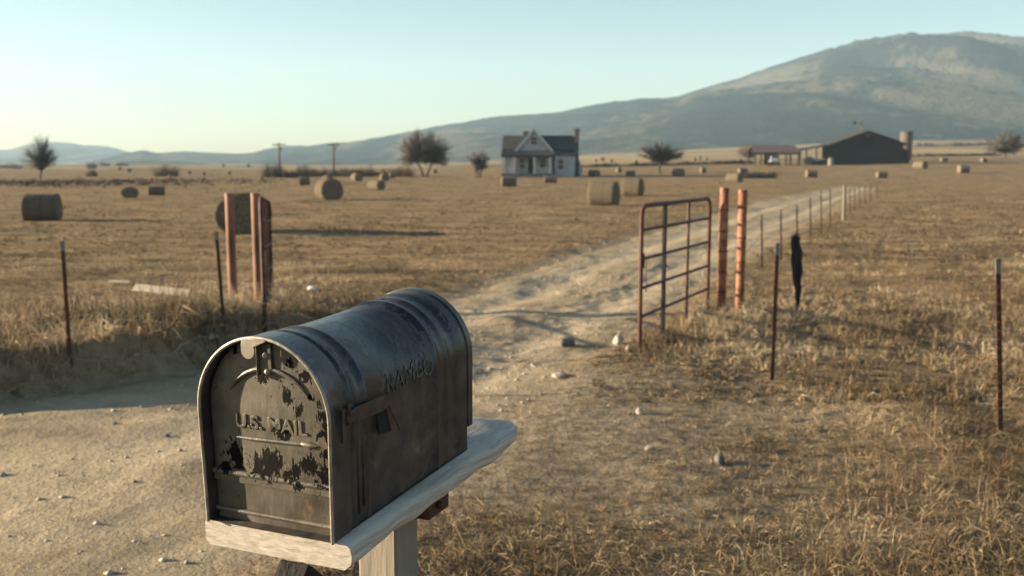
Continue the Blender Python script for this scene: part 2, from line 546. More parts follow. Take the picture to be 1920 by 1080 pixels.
def mailbox_materials():
    # ---- door: khaki paint peeling to blackened steel
    n = NT('peeling_khaki_paint')
    co = n.coord()
    sep = n.n.new('ShaderNodeSeparateXYZ'); n.l.new(co, sep.inputs[0])
    X, Z = sep.outputs[0], sep.outputs[2]
    spots = [(-.086, .133, .044), (-.045, .120, .034), (-.003, .124, .042), (.04, .118, .034), (.085, .132, .040), (.115, .116, .038), (.128, .19, .020), (.126, .215, .022),
             (.042, .268, .030), (.064, .240, .018), (.036, .186, .013), (.118, .235, .026), (.112, .20, .018), (.125, .16, .018),
             (.05, .328, .028), (.083, .305, .02), (-.012, .291, .016), (.13, .275, .012), (-.075, .338, .014), (.02, .185, .018),
             (-.11, .105, .022), (-.02, .108, .02), (.06, .09, .02), (.09, .265, .012)]
    m = None
    for (sx, sz, sr) in spots:
        dx = n.math('SUBTRACT', X, sx); dz = n.math('SUBTRACT', Z, sz)
        dd = n.math('ADD', n.math('MULTIPLY', dx, dx), n.math('MULTIPLY', dz, dz))
        q = n.math('SUBTRACT', 1.0, n.math('DIVIDE', n.math('SQRT', dd), sr))
        m = q if m is None else n.math('MAXIMUM', m, q)
    nz = n.noise(n.coord((1, 1, .55)), 62, 7, .68, .8)
    fine = n.noise(n.coord((1, 1, .25)), 210, 5, .7)
    mm = n.math('ADD', m, n.math('MULTIPLY', n.math('SUBTRACT', nz, .535), 3.6))
    mm = n.math('ADD', mm, n.math('MULTIPLY', n.math('SUBTRACT', fine, .5), 1.7))
    peel = n.val(mm, .26, .40)
    chips = n.val(n.noise(n.coord((1, 1, .5)), 150, 4, .6), .67, .70)
    peel = n.math('MAXIMUM', peel, n.math('MULTIPLY', chips, .8))
    streak = n.noise(n.coord((1.2, 1, .06)), 90, 4, .6)
    grime = n.noise(co, 14, 5, .6)
    paint = n.ramp(grime, [(.32, (.062, .056, .042)), (.5, (.10, .09, .069)), (.68, (.14, .126, .097))])
    paint = n.mix(n.val(streak, .55, .72), paint, n.mix(.4, paint, (.09, .07, .045)))
    rustn = n.noise(n.coord((1, 1, .7)), 26, 6, .7, .5)
    paint = n.mix(n.math('MULTIPLY', n.val(rustn, .57, .68), n.val(X, .02, .12)), paint, (.27, .145, .07))
    bare = n.ramp(nz, [(.3, (.003, .003, .003)), (.62, (.008, .007, .006)), (.76, (.03, .018, .011))])
    edge = n.math('SUBTRACT', n.val(mm, .10, .27), peel)
    paint = n.mix(n.math('MULTIPLY', edge, .55), paint, (.24, .215, .165))  # pale highlight painted along the rims of the peeled patches
    c = n.mix(peel, paint, bare)
    rough = n.math('ADD', .45, n.math('MULTIPLY', peel, .4))
    h = n.math('SUBTRACT', n.math('MULTIPLY', fine, .25), n.math('MULTIPLY', peel, .5))
    h = n.math('ADD', h, n.math('MULTIPLY', n.noise(n.coord((1, 1, .35)), 40, 4, .6), .9))
    n.bump(h, .0016, .9)
    M['mb_door'] = n.done(c, rough, n.math('SUBTRACT', .34, n.math('MULTIPLY', peel, .26)))
    # ---- body: dark worn paint, blue-black patches, rusty flank
    n = NT('worn_dark_mailbox_paint')
    co = n.coord()
    sep = n.n.new('ShaderNodeSeparateXYZ'); n.l.new(co, sep.inputs[0])
    X, Y, Z = sep.outputs
    a = n.noise(n.coord((1, 1, 1)), 11, 6, .65, 1.2)
    b = n.noise(n.coord((1, .5, .3)), 30, 6, .7, .4)
    f = n.noise(n.coord((1, 1, .4)), 140, 4, .7)
    base = n.ramp(a, [(.34, (.020, .020, .021)), (.5, (.042, .040, .039)), (.66, (.082, .075, .068))])
    # bare blue-black patches on the curve
    pm = None
    for (sy, sz, sr) in [(.24, .315, .075), (.16, .305, .05), (.06, .33, .05), (.07, .27, .045), (.43, .335, .06), (.5, .33, .05), (.3, .28, .05), (.36, .25, .03)]:
        dy = n.math('SUBTRACT', Y, sy); dz = n.math('SUBTRACT', Z, sz)
        dd = n.math('SQRT', n.math('ADD', n.math('MULTIPLY', dy, dy), n.math('MULTIPLY', dz, dz)))
        q = n.math('SUBTRACT', 1.0, n.math('DIVIDE', dd, sr))
        pm = q if pm is None else n.math('MAXIMUM', pm, q)
    pm = n.math('ADD', pm, n.math('MULTIPLY', n.math('SUBTRACT', n.noise(n.coord((1, 1, .5)), 38, 6, .7, .8), .5), 3.2))
    patch = n.val(pm, .2, .42)
    c = n.mix(patch, base, (.010, .013, .020))
    low = n.val(Z, .235, .10)
    rust = n.math('MULTIPLY', low, n.val(a, .40, .62))
    c = n.mix(n.math('MULTIPLY', rust, .8), c, n.ramp(b, [(.3, (.045, .03, .022)), (.55, (.095, .062, .042)), (.72, (.15, .105, .075))]))
    scuff = n.math('MULTIPLY', n.val(b, .60, .70), n.val(Z, .22, .08))
    c = n.mix(n.math('MULTIPLY', scuff, .55), c, (.24, .21, .185))
    sp = n.val(f, .68, .74)
    c = n.mix(n.math('MULTIPLY', sp, .6), c, (.01, .01, .01))
    drip = n.val(n.noise(n.coord((1, 2.4, .05)), 40, 4, .6), .60, .70)
    c = n.mix(n.math('MULTIPLY', drip, .4), c, (.022, .018, .016))
    rough = n.math('ADD', n.math('MULTIPLY', a, .28), n.math('ADD', .17, n.math('MULTIPLY', low, .25)))
    scr = n.val(n.noise(n.coord((9, .9, 9)), 26, 3, .5, 2.0), .685, .71)
    c = n.mix(n.math('MULTIPLY', scr, .45), c, (.17, .155, .14))
    runs = n.math('MULTIPLY', n.val(n.noise(n.coord((1, 3.2, .12)), 24, 5, .65), .56, .72), n.val(Z, .30, .16))
    c = n.mix(n.math('MULTIPLY', runs, .55), c, (.115, .06, .034))
    dent = n.noise(co, 7, 2, .5)
    hh = n.math('ADD', n.math('MULTIPLY', a, .9), n.math('ADD', n.math('MULTIPLY', f, .12), n.math('MULTIPLY', patch, -.18)))
    n.bump(n.math('ADD', hh, n.math('MULTIPLY', dent, 2.6)), .0028, .8)
    M['mb_body'] = n.done(c, rough, .5, .25)
    M['mb_rim'] = simple('worn_rim_metal', [(.16, .145, .115), (.30, .27, .22), (.42, .38, .31)], 60, .45, .0008, (1, 1, .5), .5, .3)
    M['mb_bare'] = simple('bare_grey_metal', [(.22, .20, .165), (.34, .31, .26)], 50, .42, .0006, spec=.5, metal=.4)
    M['mb_flag'] = simple('flag_dark_rust', [(.035, .022, .018), (.075, .046, .036), (.12, .075, .058)], 24, .6, .0012)
    n = NT('faded_hand_lettering')
    wear = n.noise(n.coord((1, 1, 1)), 75, 5, .7)
    n.done(n.mix(n.val(wear, .44, .62), (.045, .043, .041), (.17, .162, .152)), .7, .3)
    M['mb_letters'] = n.m


# ------------------------------------------------------------------ setting
def axis_from(parts):
    out = []
    for a, b, s in parts:
        out.append(np.arange(a, b, s))
    return np.concatenate(out)


def build_ground():
    ys = np.concatenate([axis_from([(-30, 2, 1.6), (2, 15, .075), (15, 42, .25), (42, 160, 1.5), (160, 1000, 14), (1000, 3350, 90)]), [3350]])
    h = axis_from([(0, 8, .09), (8, 20, .3), (20, 60, 1.0), (60, 300, 7), (300, 3300, 75)])
    xs = np.concatenate([-h[:0:-1], h])
    X, Y = np.meshgrid(xs, ys)
    x = X.ravel(); y = Y.ravel()
    z = hgt(x, y)
    d = road_in(x, y)
    z = z - .035 * sstep(.36, .6, d) * (y < ROAD_END - 1)
    V = np.stack([x, y, z], 1)
    nx, ny = len(xs), len(ys)
    i = np.arange(nx * ny).reshape(ny, nx)
    T = np.stack([i[:-1, :-1].ravel(), i[:-1, 1:].ravel(), i[1:, 1:].ravel(), i[1:, :-1].ravel()], 1)
    dirt = sstep(-.55, .1, d + .5 * fbm(x * 1.6, y * 1.6, 44, 3)) * (y < ROAD_END)
    far = sstep(190, 330, y)
    dirt = np.maximum(dirt, 0)
    br = bare(x, y) * (y < 14)
    o = np_object('ground', V, T, M['ground'], attrs={'dirt': dirt, 'far': far, 'trodden': br}, smooth=True)
    set_tags(o, 'dry grass fields either side of the track, rising to pale terraces', 'field', kind='structure')


def build_road():
    ys = np.concatenate([axis_from([(1.0, 4, .1), (4, 16, .06), (16, 40, .2), (40, ROAD_END, .8)]), [ROAD_END]])
    ts = np.linspace(0, 1, 150)
    Yg, Tg = np.meshgrid(ys, ts, indexing='ij')
    l = xL(Yg); r = xR(Yg)
    # edges wander with the same noise that road_in uses
    lw = l - .35 * fbm(l * .9, Yg * .9, 31, 3) - .02
    rw = r + .35 * fbm(r * .9, Yg * .9, 31, 3) + .02
    x = (lw + (rw - lw) * Tg).ravel(); y = Yg.ravel()
    z = hgt(x, y)
    d = road_in(x, y)
    z = z - .022 + .032 * sstep(-.02, .40, d)
    V = np.stack([x, y, z], 1)
    a, b = len(ys), len(ts)
    i = np.arange(a * b).reshape(a, b)
    T = np.stack([i[:-1, :-1].ravel(), i[:-1, 1:].ravel(), i[1:, 1:].ravel(), i[1:, :-1].ravel()], 1)
    tt = Tg.ravel() + .05 * fbm(x * .5, y * .5, 15, 3)
    rut = np.exp(-((tt - .3) / .10) ** 2) + np.exp(-((tt - .72) / .10) ** 2)
    o = np_object('dirt_road', V, T, M['road'], attrs={'rut': rut}, smooth=True)
    set_tags(o, 'pale rutted dirt track winding through the gate to the farm', 'road', kind='structure')


def build_gravel():
    # loose clods and pebbles on the track
    n = 9000
    y = 3.5 + 26 * RNG.random(n) ** 1.6
    t = RNG.random(n)
    x = xL(y) + (xR(y) - xL(y)) * t
    keep = (x > -8) & (fbm(x * 1.1, y * 1.1, 71, 3) > -.02)
    x, y = x[keep], y[keep]
    n = len(x)
    s = .005 + .022 * RNG.random(n) ** 4.5
    z = hgt(x, y) + .012
    base = np.array([[1, 0, 0], [0, 1, 0], [-1, 0, 0], [0, -1, 0], [.2, .1, .7], [0, 0, -.5]])
    tri = np.array([[0, 1, 4], [1, 2, 4], [2, 3, 4], [3, 0, 4], [1, 0, 5], [2, 1, 5], [3, 2, 5], [0, 3, 5]])
    V = base[None] * (1 + .5 * (RNG.random((n, 6, 3)) - .5)) * s[:, None, None]
    V = V + np.stack([x, y, z], 1)[:, None]
    T = (tri[None] + 6 * np.arange(n)[:, None, None]).reshape(-1, 3)
    o = np_object('gravel', V.reshape(-1, 3), T, M['stone'])
    set_tags(o, 'loose pale pebbles and clods strewn over the dirt track', 'gravel', kind='stuff')


def bare(x, y):
    """0..1: trampled bare verge right of the near track"""
    o = x - xR(np.maximum(y, 1))
    n = 1.6 * fbm(x * .7, y * .7, 66, 4)
    return (1 - sstep(1.2, 4.2, o + n)) * sstep(-.3, .1, o) * sstep(4.6, 5.6, y + n) * (1 - sstep(8.6, 10.4, y + n))


BOARD = ground_hit(305, 574)
BOOST = [(2.0, 10.9, .9, .09), (2.9, 12.4, .8, .10), (5.2, 11.5, 1.4, .08), (-2.8, 12.2, .7, .10), (4.0, 9.4, 1.0, .02), (1.2, 4.4, 1.8, .035), (3.6, 4.6, 1.6, .04)]


def grass_height(x, y):
    out = xL(np.maximum(y, 1)) - x
    left = sstep(.0, .3, out) * (1 - sstep(3.5, 7, out)) * sstep(5, 6.6, y) * (1 - sstep(13, 16, y))
    far_left = (x < -2.6) & (y > 5.5) & (y < 14.5)
    g = .045 + .21 * left * (.45 + 1.3 * np.clip(fbm(x * .8, y * .8, 55, 3) + .35, 0, 1)) * np.where(far_left, 1.0, .55)
    for bx, by, br, bh in BOOST:
        g = g + bh * np.exp(-(((x - bx) ** 2 + (y - by) ** 2) / br ** 2))
    g = g + .06 * np.clip(fbm(x / 1.6, y / 1.6, 57, 3) * 2.2, 0, 1)
    rightside = (x > xR(np.maximum(y, 1)) + .3) & (y > 6) & (y < 60)
    g = g + .02 * rightside
    g = g * (1 - .45 * bare(x, y)) * (1 - .85 * np.exp(-(((x - BOARD.x) / 1.2) ** 2 + ((y - BOARD.y + .6) / 1.0) ** 2)))
    return g


def blades(n_clump, d0, d1, per, wid, hscale, lean_max, seed, azl=.62, name='grass', label='', lying=.45, dull=0.0):
    rg = np.random.default_rng(seed)
    D = d0 * (d1 / d0) ** rg.random(n_clump)
    az = (rg.random(n_clump) * 2 - 1) * azl
    cx = D * az; cy = D
    d = road_in(cx, cy)
    dens = .10 + 1.7 * np.clip(fbm(cx * .55, cy * .55, 91, 4) + .3, 0, 1)
    dens = dens * (1 - .62 * bare(cx, cy))
    keep = (d < -.02 - .5 * rg.random(n_clump) ** 2 * (.35 + .65 * (cx > -2)) + .3 * (rg.random(n_clump) < .06)) & (rg.random(n_clump) < dens)
    # nothing grows through the mailbox post
    keep &= ~((np.abs(cx + .3) < .12) & (np.abs(cy - 2.05) < .12))
    cx, cy = cx[keep], cy[keep]
    k = len(cx)
    hb = grass_height(cx, cy) * hscale * (.45 + 1.1 * rg.random(k) ** 1.5)
    ct = np.clip(.52 + 1.7 * fbm(cx * .8, cy * .8, 95, 3) + .6 * (rg.random(k) - .5), 0, 1)
    idx = np.repeat(np.arange(k), per)
    m = len(idx)
    spread = .03 + .22 * hb[idx]
    x = cx[idx] + rg.normal(size=m) * spread * .5
    y = cy[idx] + rg.normal(size=m) * spread * .5
    z = hgt(x, y) - .008
    h = hb[idx] * (.4 + .9 * rg.random(m))
    ca = rg.random(k)[idx] * 2 * math.pi
    a = ca + rg.normal(size=m) * 1.3
    lean = lean_max * rg.random(m) ** .8
    flat_ = rg.random(m) < lying
    lean = np.where(flat_, 1.3 + .2 * rg.random(m), lean)
    h = np.where(flat_, np.maximum(h, .05) * (1.0 + .9 * rg.random(m)), h)
    dx, dy = np.cos(a), np.sin(a)
    w = wid * (.5 + .9 * rg.random(m))
    b = rg.random(m) * math.pi
    wx, wy = np.cos(b) * w / 2, np.sin(b) * w / 2
    wz = np.where(flat_, w * .4 * rg.random(m), 0)
    k1 = lean * (.35 + .5 * rg.random(m)); k2 = np.minimum(lean * (1.1 + .5 * rg.random(m)), 1.75)
    P0 = np.stack([x, y, z], 1)
    P1 = P0 + np.stack([dx * np.sin(k1), dy * np.sin(k1), np.cos(k1)], 1) * (h * .5)[:, None]
    P2 = P1 + np.stack([dx * np.sin(k2), dy * np.sin(k2), np.cos(k2)], 1) * (h * .6)[:, None]
    gz = hgt(P2[:, 0], P2[:, 1]) + .006
    P2[:, 2] = np.maximum(P2[:, 2], gz)
    Wv = np.stack([wx, wy, wz], 1)
    V = np.stack([P0 - Wv, P0 + Wv, P1 - Wv * .8, P1 + Wv * .8, P2], 1)
    tri = np.array([[0, 1, 3], [0, 3, 2], [2, 3, 4]])
    T = (tri[None] + 5 * np.arange(m)[:, None, None]).reshape(-1, 3)
    tint = np.clip(ct[idx] * .8 + .5 * (rg.random(m) - .3) + .12 * flat_ - dull, 0, 1)
    o = np_object(name, V.reshape(-1, 3), T, M['grass'], attrs={'tint': np.repeat(tint, 5)})
    set_tags(o, label, 'grass', kind='stuff')
    return o


def stalks(n, d0, d1, seed, label):
    """sparse tall dead weeds: a bent stem with a ragged head"""
    rg = np.random.default_rng(seed)
    D = d0 * (d1 / d0) ** rg.random(n)
    x = D * (rg.random(n) * 2 - 1) * .62; y = D
    keep = (road_in(x, y) < -.25) & (rg.random(n) < .15 + 2.2 * np.clip(fbm(x * .6, y * .6, 201, 3) + .12, 0, 1)) & (bare(x, y) < .5)
    keep &= ~((np.abs(x + .3) < .2) & (np.abs(y - 2.05) < .3))
    x, y = x[keep], y[keep]; n = len(x)
    z = hgt(x, y)
    h = (.13 + .22 * rg.random(n) ** 2) + .6 * np.clip(grass_height(x, y) - .1, 0, .4)
    a = rg.random(n) * 6.283; l = .15 + .7 * rg.random(n) ** 1.5
    P = np.stack([x, y, z], 1)
    Q = P + np.stack([np.cos(a) * np.sin(l), np.sin(a) * np.sin(l), np.cos(l)], 1) * h[:, None]
    A, B = [P], [Q]
    for k in range(9):
        t = (.55 + .45 * rg.random((n, 1)))
        s0 = P * (1 - t) + Q * t
        dv = rg.normal(size=(n, 3)) * .6 + np.array([0, 0, .6])
        A.append(s0); B.append(s0 + dv * (h * .16)[:, None])
    V, T = twigs(np.concatenate(A), np.concatenate(B), .0038 + .0004 * np.median(D), rg)
    tint = np.repeat(np.tile(.35 + .5 * rg.random(n), 10), 4)
    o = np_object('weeds', V, T, M['grass'], attrs={'tint': tint})
    set_tags(o, label, 'weeds', kind='stuff')


def build_grass():
    blades(30000, 2.0, 8.0, 12, .0044, 1.0, .95, 1, .75, label='short tangled straw grass around the mailbox and lower right verge', lying=.62)
    blades(26000, 8.0, 20.0, 11, .0095, 1.0, .85, 2, .68, label='dry grass tufts along the gate line and left bank', lying=.45)
    blades(15000, 20.0, 70.0, 8, .024, 1.1, .9, 3, .62, label='cropped dry grass across the middle field', dull=.24)
    blades(6000, 70.0, 190.0, 6, .06, 1.5, .9, 4, .62, label='sparse dry tussocks on the far field', dull=.24)
    stalks(900, 4.0, 11.0, 5, 'sparse dead weed stalks standing in the near grass')
    stalks(1600, 11.0, 26.0, 6, 'sparse dead weed stalks beyond the gate line')


def build_mountains():
    def field(name, sil, Dc, D0, D1, rough, seed, px0, px1, amp, label, foot):
        pxs = np.arange(px0, px1 + 1, 9.0)
        Ds = np.concatenate([np.linspace(D0, Dc, 70), np.linspace(Dc, D1, 12)[1:]])
        sx = np.array([p[0] for p in sil]); sy = np.array([p[1] for p in sil])
        Pg, Dg = np.meshgrid(pxs, Ds)
        crest = 2 + (305 - np.interp(Pg, sx, sy)) / 1824 * Dc
        x = (Pg - 960) / 1824 * Dg; y = Dg
        zf = hgt(x, np.full_like(x, D0)) - foot
        t = (Dg - D0) / (Dc - D0)
        tt = np.clip(t, 0, 1)
        g = tt ** 1.15
        ridge = 1 - np.abs(fbm(x / rough + y / (rough * 1.6), y / (rough * 4.5), seed, 5) * 2.6)
        ridge2 = fbm(x / (rough * .28) + y / (rough * .5), y / (rough * 1.0), seed + 9, 5)
        env = 4 * tt * (1 - tt)
        z = zf + (crest - zf) * g * (1 + amp * env * (ridge - .75) + .55 * amp * env * ridge2)
        back = np.clip(t - 1, 0, None)
        z = z - back * (crest - zf) * .9
        z = z + np.where(t > .9, 1, t) * fbm(x / 14, y / 14, seed + 4, 3) * Dc * .0016
        V = np.stack([x.ravel(), y.ravel(), z.ravel()], 1)
        a, b = Pg.shape
        i = np.arange(a * b).reshape(a, b)
        T = np.stack([i[:-1, :-1].ravel(), i[:-1, 1:].ravel(), i[1:, 1:].ravel(), i[1:, :-1].ravel()], 1)
        o = np_object(name, V, T, M['mountain'], smooth=True)
        set_tags(o, label, 'mountain', kind='structure')
    main = [(-900, 322), (0, 318), (140, 306), (200, 296), (240, 288), (270, 284), (300, 288), (340, 284), (365, 285), (400, 287), (460, 288), (478, 286), (493, 281),
            (520, 276), (544, 273), (578, 275), (621, 268), (655, 267), (706, 258), (770, 247), (830, 236), (900, 226), (960, 218), (1040, 213),
            (1100, 203), (1200, 186), (1240, 186), (1270, 182), (1330, 163), (1380, 150), (1400, 142), (1440, 128), (1500, 110), (1600, 86), (1700, 72),
            (1800, 66), (1920, 78), (2200, 110), (2700, 170), (3200, 240)]
    far = [(-1200, 300), (-500, 285), (-100, 282), (0, 281), (20, 281), (50, 272), (80, 268), (110, 267), (140, 269), (160, 272), (200, 274), (240, 284), (300, 296), (500, 312)]
    field('mountain', main, 2100, 960, 2800, 330, 21, -900, 3200, 1.05, 'long wooded mountain rising to the right behind the farm', 8)
    field('hills', far, 3000, 2300, 3250, 300, 61, -1200, 500, .3, 'pale far hills on the left skyline', 4)


def build_haze():
    mb = MB()
    z0, z1 = -3.2, 330.0
    mb.box((0, 1600, (z0 + z1) / 2), (9000, 3640, z1 - z0))
    m = bpy.data.materials.new('haze_air'); m.use_nodes = True
    nt = m.node_tree; nt.nodes.clear()
    v = nt.nodes.new('ShaderNodeVolumePrincipled')
    v.inputs['Color'].default_value = (.56, .81, 1.0, 1)
    v.inputs['Density'].default_value = .00018
    v.inputs['Anisotropy'].default_value = .1
    out = nt.nodes.new('ShaderNodeOutputMaterial')
    nt.links.new(v.outputs[0], out.inputs['Volume'])
    o = mb.build('haze', m)
    set_tags(o, 'thin pale blue haze over the valley', 'haze', kind='stuff')


# ------------------------------------------------------------------ trees and shrubs
def by_px(px, base, wpx, hpx):
    p = ground_hit(px, base)
    k = p.y / 1824
    return p, wpx * k, hpx * k


def twigs(A, B, width, rg):
    n = len(A)
    D = B - A
    sd = np.cross(D, rg.normal(size=(n, 3))); sd /= np.maximum(np.linalg.norm(sd, axis=1)[:, None], 1e-6)
    sd2 = np.cross(D, sd); sd2 /= np.maximum(np.linalg.norm(sd2, axis=1)[:, None], 1e-6)
    w = width * (.5 + .7 * rg.random((n, 1)))
    V = np.stack([A - sd * w * .5, A + sd * w * .5, B, A + sd2 * w * .6], 1)
    tri = np.array([[0, 1, 2], [1, 3, 2], [3, 0, 2]])
    return V.reshape(-1, 3), (tri[None] + 4 * np.arange(n)[:, None, None]).reshape(-1, 3)


def crown_tree(name, label, cat, loc, w, h, seed, twig, lobes, trunks, limbs=34, per=55, tw=.035, tr=.028, group=None):
    """lobes: (x, z, rx, rz) in fractions of width / height; trunks: (foot x, fork x, fork z, lobe index list)"""
    root = thing(name, label, cat, loc, (0, 0, 0), group)
    rg = np.random.default_rng(seed)
    A, B = [], []
    for fx, kx, kz, ids in trunks:
        mb = MB()
        foot = np.array([fx * w, 0, -.2]); fork = np.array([kx * w, rg.normal() * .02 * w, kz * h])
        mid = (foot + fork) / 2 + rg.normal(size=3) * np.array([.02, .02, 0]) * h
        r0 = tr * h
        mb.tube([foot, mid, fork], [r0 * 1.25, r0, r0 * .85], 8, False)
        for li in ids:
            lx, lz, rx, rz = lobes[li]
            c = np.array([lx * w, 0, lz * h])
            for _ in range(limbs):
                d = rg.normal(size=3); d /= np.linalg.norm(d)
                e = c + d * np.array([rx * w, rx * w, rz * h]) * (.55 + .5 * rg.random() ** .6)
                if e[2] < .06 * h: continue
                st = fork + (mid - fork) * rg.random() * .25
                m1 = st * .5 + e * .5 + np.array([0, 0, .05 * h]) + rg.normal(size=3) * .03 * h
                big = rg.random() < .3
                pts = [st, st * .7 + m1 * .3 + rg.normal(size=3) * .012 * h, m1, e]
                rr = r0 * (.42 if big else .2)
                mb.tube(pts, [rr, rr * .8, rr * .5, rr * .2], 5, False)
                k = per
                t = rg.random(k) ** .7
                q = np.where(t[:, None] < .5, st + (m1 - st) * (t[:, None] * 2), m1 + (e - m1) * (t[:, None] * 2 - 1))
                q = q[t > .25]
                dirs = (e - m1) / np.linalg.norm(e - m1) * .8 + rg.normal(size=(len(q), 3)) * .65 + np.array([0, 0, .25])
                L = h * (.05 + .09 * rg.random((len(q), 1)))
                A.append(q); B.append(q + dirs * L)
        mb.build('trunk', M['bark'], root, True)
    V, T = twigs(np.concatenate(A), np.concatenate(B), tw, rg)
    np_object('crown', V, T, M[twig], root)
    return root


def bush(name, label, cat, loc, w, h, seed, twig, n, tw, group=None):
    """a leafless bush: stems fan out of the ground and fill an uneven dome with twigs"""
    root = thing(name, label, cat, loc, (0, 0, 0), group)
    rg = np.random.default_rng(seed)
    mb = MB()
    A, B = [], []
    nl = 5
    lob = [(u * w, rg.uniform(-.25, .25) * w, (1 - 1.6 * u * u) * rg.uniform(.6, 1.0)) for u in (-.36, -.16, .02, .2, .38)]
    for i in range(26):
        lx, ly, lh = lob[i % nl]
        a = rg.random() * 6.28
        e = np.array([lx + math.cos(a) * w * .2 * rg.random() ** .5, ly + math.sin(a) * w * .2, h * lh * (.35 + .6 * rg.random())])
        s0 = np.array([lx * .92, ly * .92, -.05])
        m = (s0 + e) / 2 + rg.normal(size=3) * .05 * w
        mb.tube([s0, m, e], [tw * .8, tw * .6, tw * .3], 4, False)
        k = n // 26
        t = rg.random((k, 1)) ** 1.25
        q = s0 + (e - s0) * t + rg.normal(size=(k, 3)) * np.array([.085 * w, .085 * w, .05 * h])
        q[:, 2] = np.maximum(q[:, 2], .01)
        q = q[rg.random(k) < np.clip(1.15 - (q[:, 2] / h) ** 2, .2, 1)]; k = len(q)
        d = (e - s0) / np.linalg.norm(e - s0) * .5 + rg.normal(size=(k, 3)) * .7 + np.array([0, 0, .45])
        A.append(q); B.append(q + d * h * (.08 + .14 * rg.random((k, 1))))
    mb.build('stems', M['bark'], root, True)
    A = np.concatenate(A); B = np.concatenate(B); B[:, 2] = np.maximum(B[:, 2], .02)
    V, T = twigs(A, B, tw, rg)
    np_object('crown', V, T, M[twig], root)
    return root


def build_trees():
    p, w, h = by_px(78, 340, 70, 84)
    crown_tree('bare_tree', 'grey bare conical tree standing alone at far left of the field', 'tree', p, w, h, 3, 'twig_green',
               [(-.24, .46, .30, .26), (.24, .44, .30, .25), (-.04, .66, .32, .22), (.08, .84, .17, .17), (.16, .62, .26, .2)], [(.03, .0, .26, [0, 1, 2, 3, 4])], 26, 34, .026, .02)
    p, w, h = by_px(797, 331, 100, 84)
    crown_tree('bare_tree', 'large bare tree with two forked trunks left of the white farmhouse', 'tree', p, w, h, 11, 'twig',
               [(-.26, .60, .24, .30), (-.12, .80, .18, .2), (.22, .68, .27, .30), (.34, .46, .18, .24), (-.32, .38, .18, .2), (.02, .70, .24, .26), (-.06, .48, .2, .2), (.12, .46, .2, .2)],
               [(-.015, -.2, .40, [0, 1, 4, 6]), (.015, .14, .36, [2, 3, 5, 7])], 34, 46, .035, .02)
    p, w, h = by_px(898, 333, 46, 54)
    crown_tree('bare_tree', 'small pale bare tree right beside the white farmhouse', 'tree', p, w, h, 14, 'twig',
               [(-.2, .66, .25, .28), (.2, .62, .26, .3), (0, .36, .2, .2)], [(-.03, -.1, .28, [0, 2]), (.04, .12, .28, [1])], 22, 45, .04, .024)
    p, w, h = by_px(1237, 325, 92, 58)
    crown_tree('bare_tree', 'dark low spreading tree with a single trunk in mid field', 'tree', p, w, h, 5, 'twig_dark',
               [(-.22, .66, .26, .18), (.02, .72, .26, .24), (.24, .62, .26, .17), (0, .48, .2, .14)], [(.0, .0, .36, [0, 1, 2, 3])], 36, 55, .06, .04)
    p, w, h = by_px(1884, 297, 78, 52)
    crown_tree('bare_tree', 'brown bushy tree on the ridge at the far right edge', 'tree', p, w, h, 9, 'twig',
               [(-.25, .5, .26, .3), (.02, .66, .27, .3), (.26, .5, .25, .28), (0, .32, .3, .2)], [(.0, .0, .22, [0, 1, 2, 3])], 36, 55, .07, .03)
    crown_tree('bare_tree', 'russet bare tree behind the red roofed shed', 'tree', at_dist(1403, 222), 5.6, 4.9, 21, 'twig_red',
               [(-.2, .55, .28, .3), (.2, .6, .28, .32)], [(0, 0, .25, [0, 1])], 34, 42, .06, .03)
    shrubs = [(18, 316, 50, 15, 'twig_green', 'flat green shrub at the far left end of the skyline'),
              (172, 316, 20, 14, 'twig_green', 'small round shrub right of the conical tree'),
              (172, 331, 20, 17, 'twig_red', 'faint brown shrub below the small round one'),
              (197, 311, 20, 9, 'twig_green', 'low dark shrub on the left skyline'),
              (229, 311, 20, 8, 'twig_green', 'low shrub on the skyline left of the wide brown bush'),
              (312, 331, 48, 30, 'twig', 'wide brown bush alone on the left field'),
              (511, 333, 42, 37, 'twig_dark', 'tall dark bush beside the left utility pole'),
              (545, 333, 30, 20, 'twig', 'low dark bush just right of the left utility pole'),
              (573, 331, 38, 29, 'twig', 'round dark bush behind the small grey bale'),
              (612, 331, 46, 24, 'twig', 'brown bush behind the largest lit bale'),
              (650, 331, 42, 22, 'twig', 'brown bush at foot of the right utility pole'),
              (678, 331, 48, 28, 'twig', 'broad brown bush behind the first lit small bale'),
              (714, 329, 44, 16, 'twig_dark', 'lowest dark bush of the hedge left of the forked tree'),
              (752, 331, 44, 26, 'twig_red', 'faint grey brown bush under the forked tree')]
    for i, (px, b, w_, h_, tw, lb) in enumerate(shrubs):
        p, w, h = by_px(px, b, w_, h_)
        bush('shrub', lb, 'shrub', p, w, h, 40 + i, tw, 1900, max(.02, .00022 * p.y), 'bare shrubs along the far field edge')


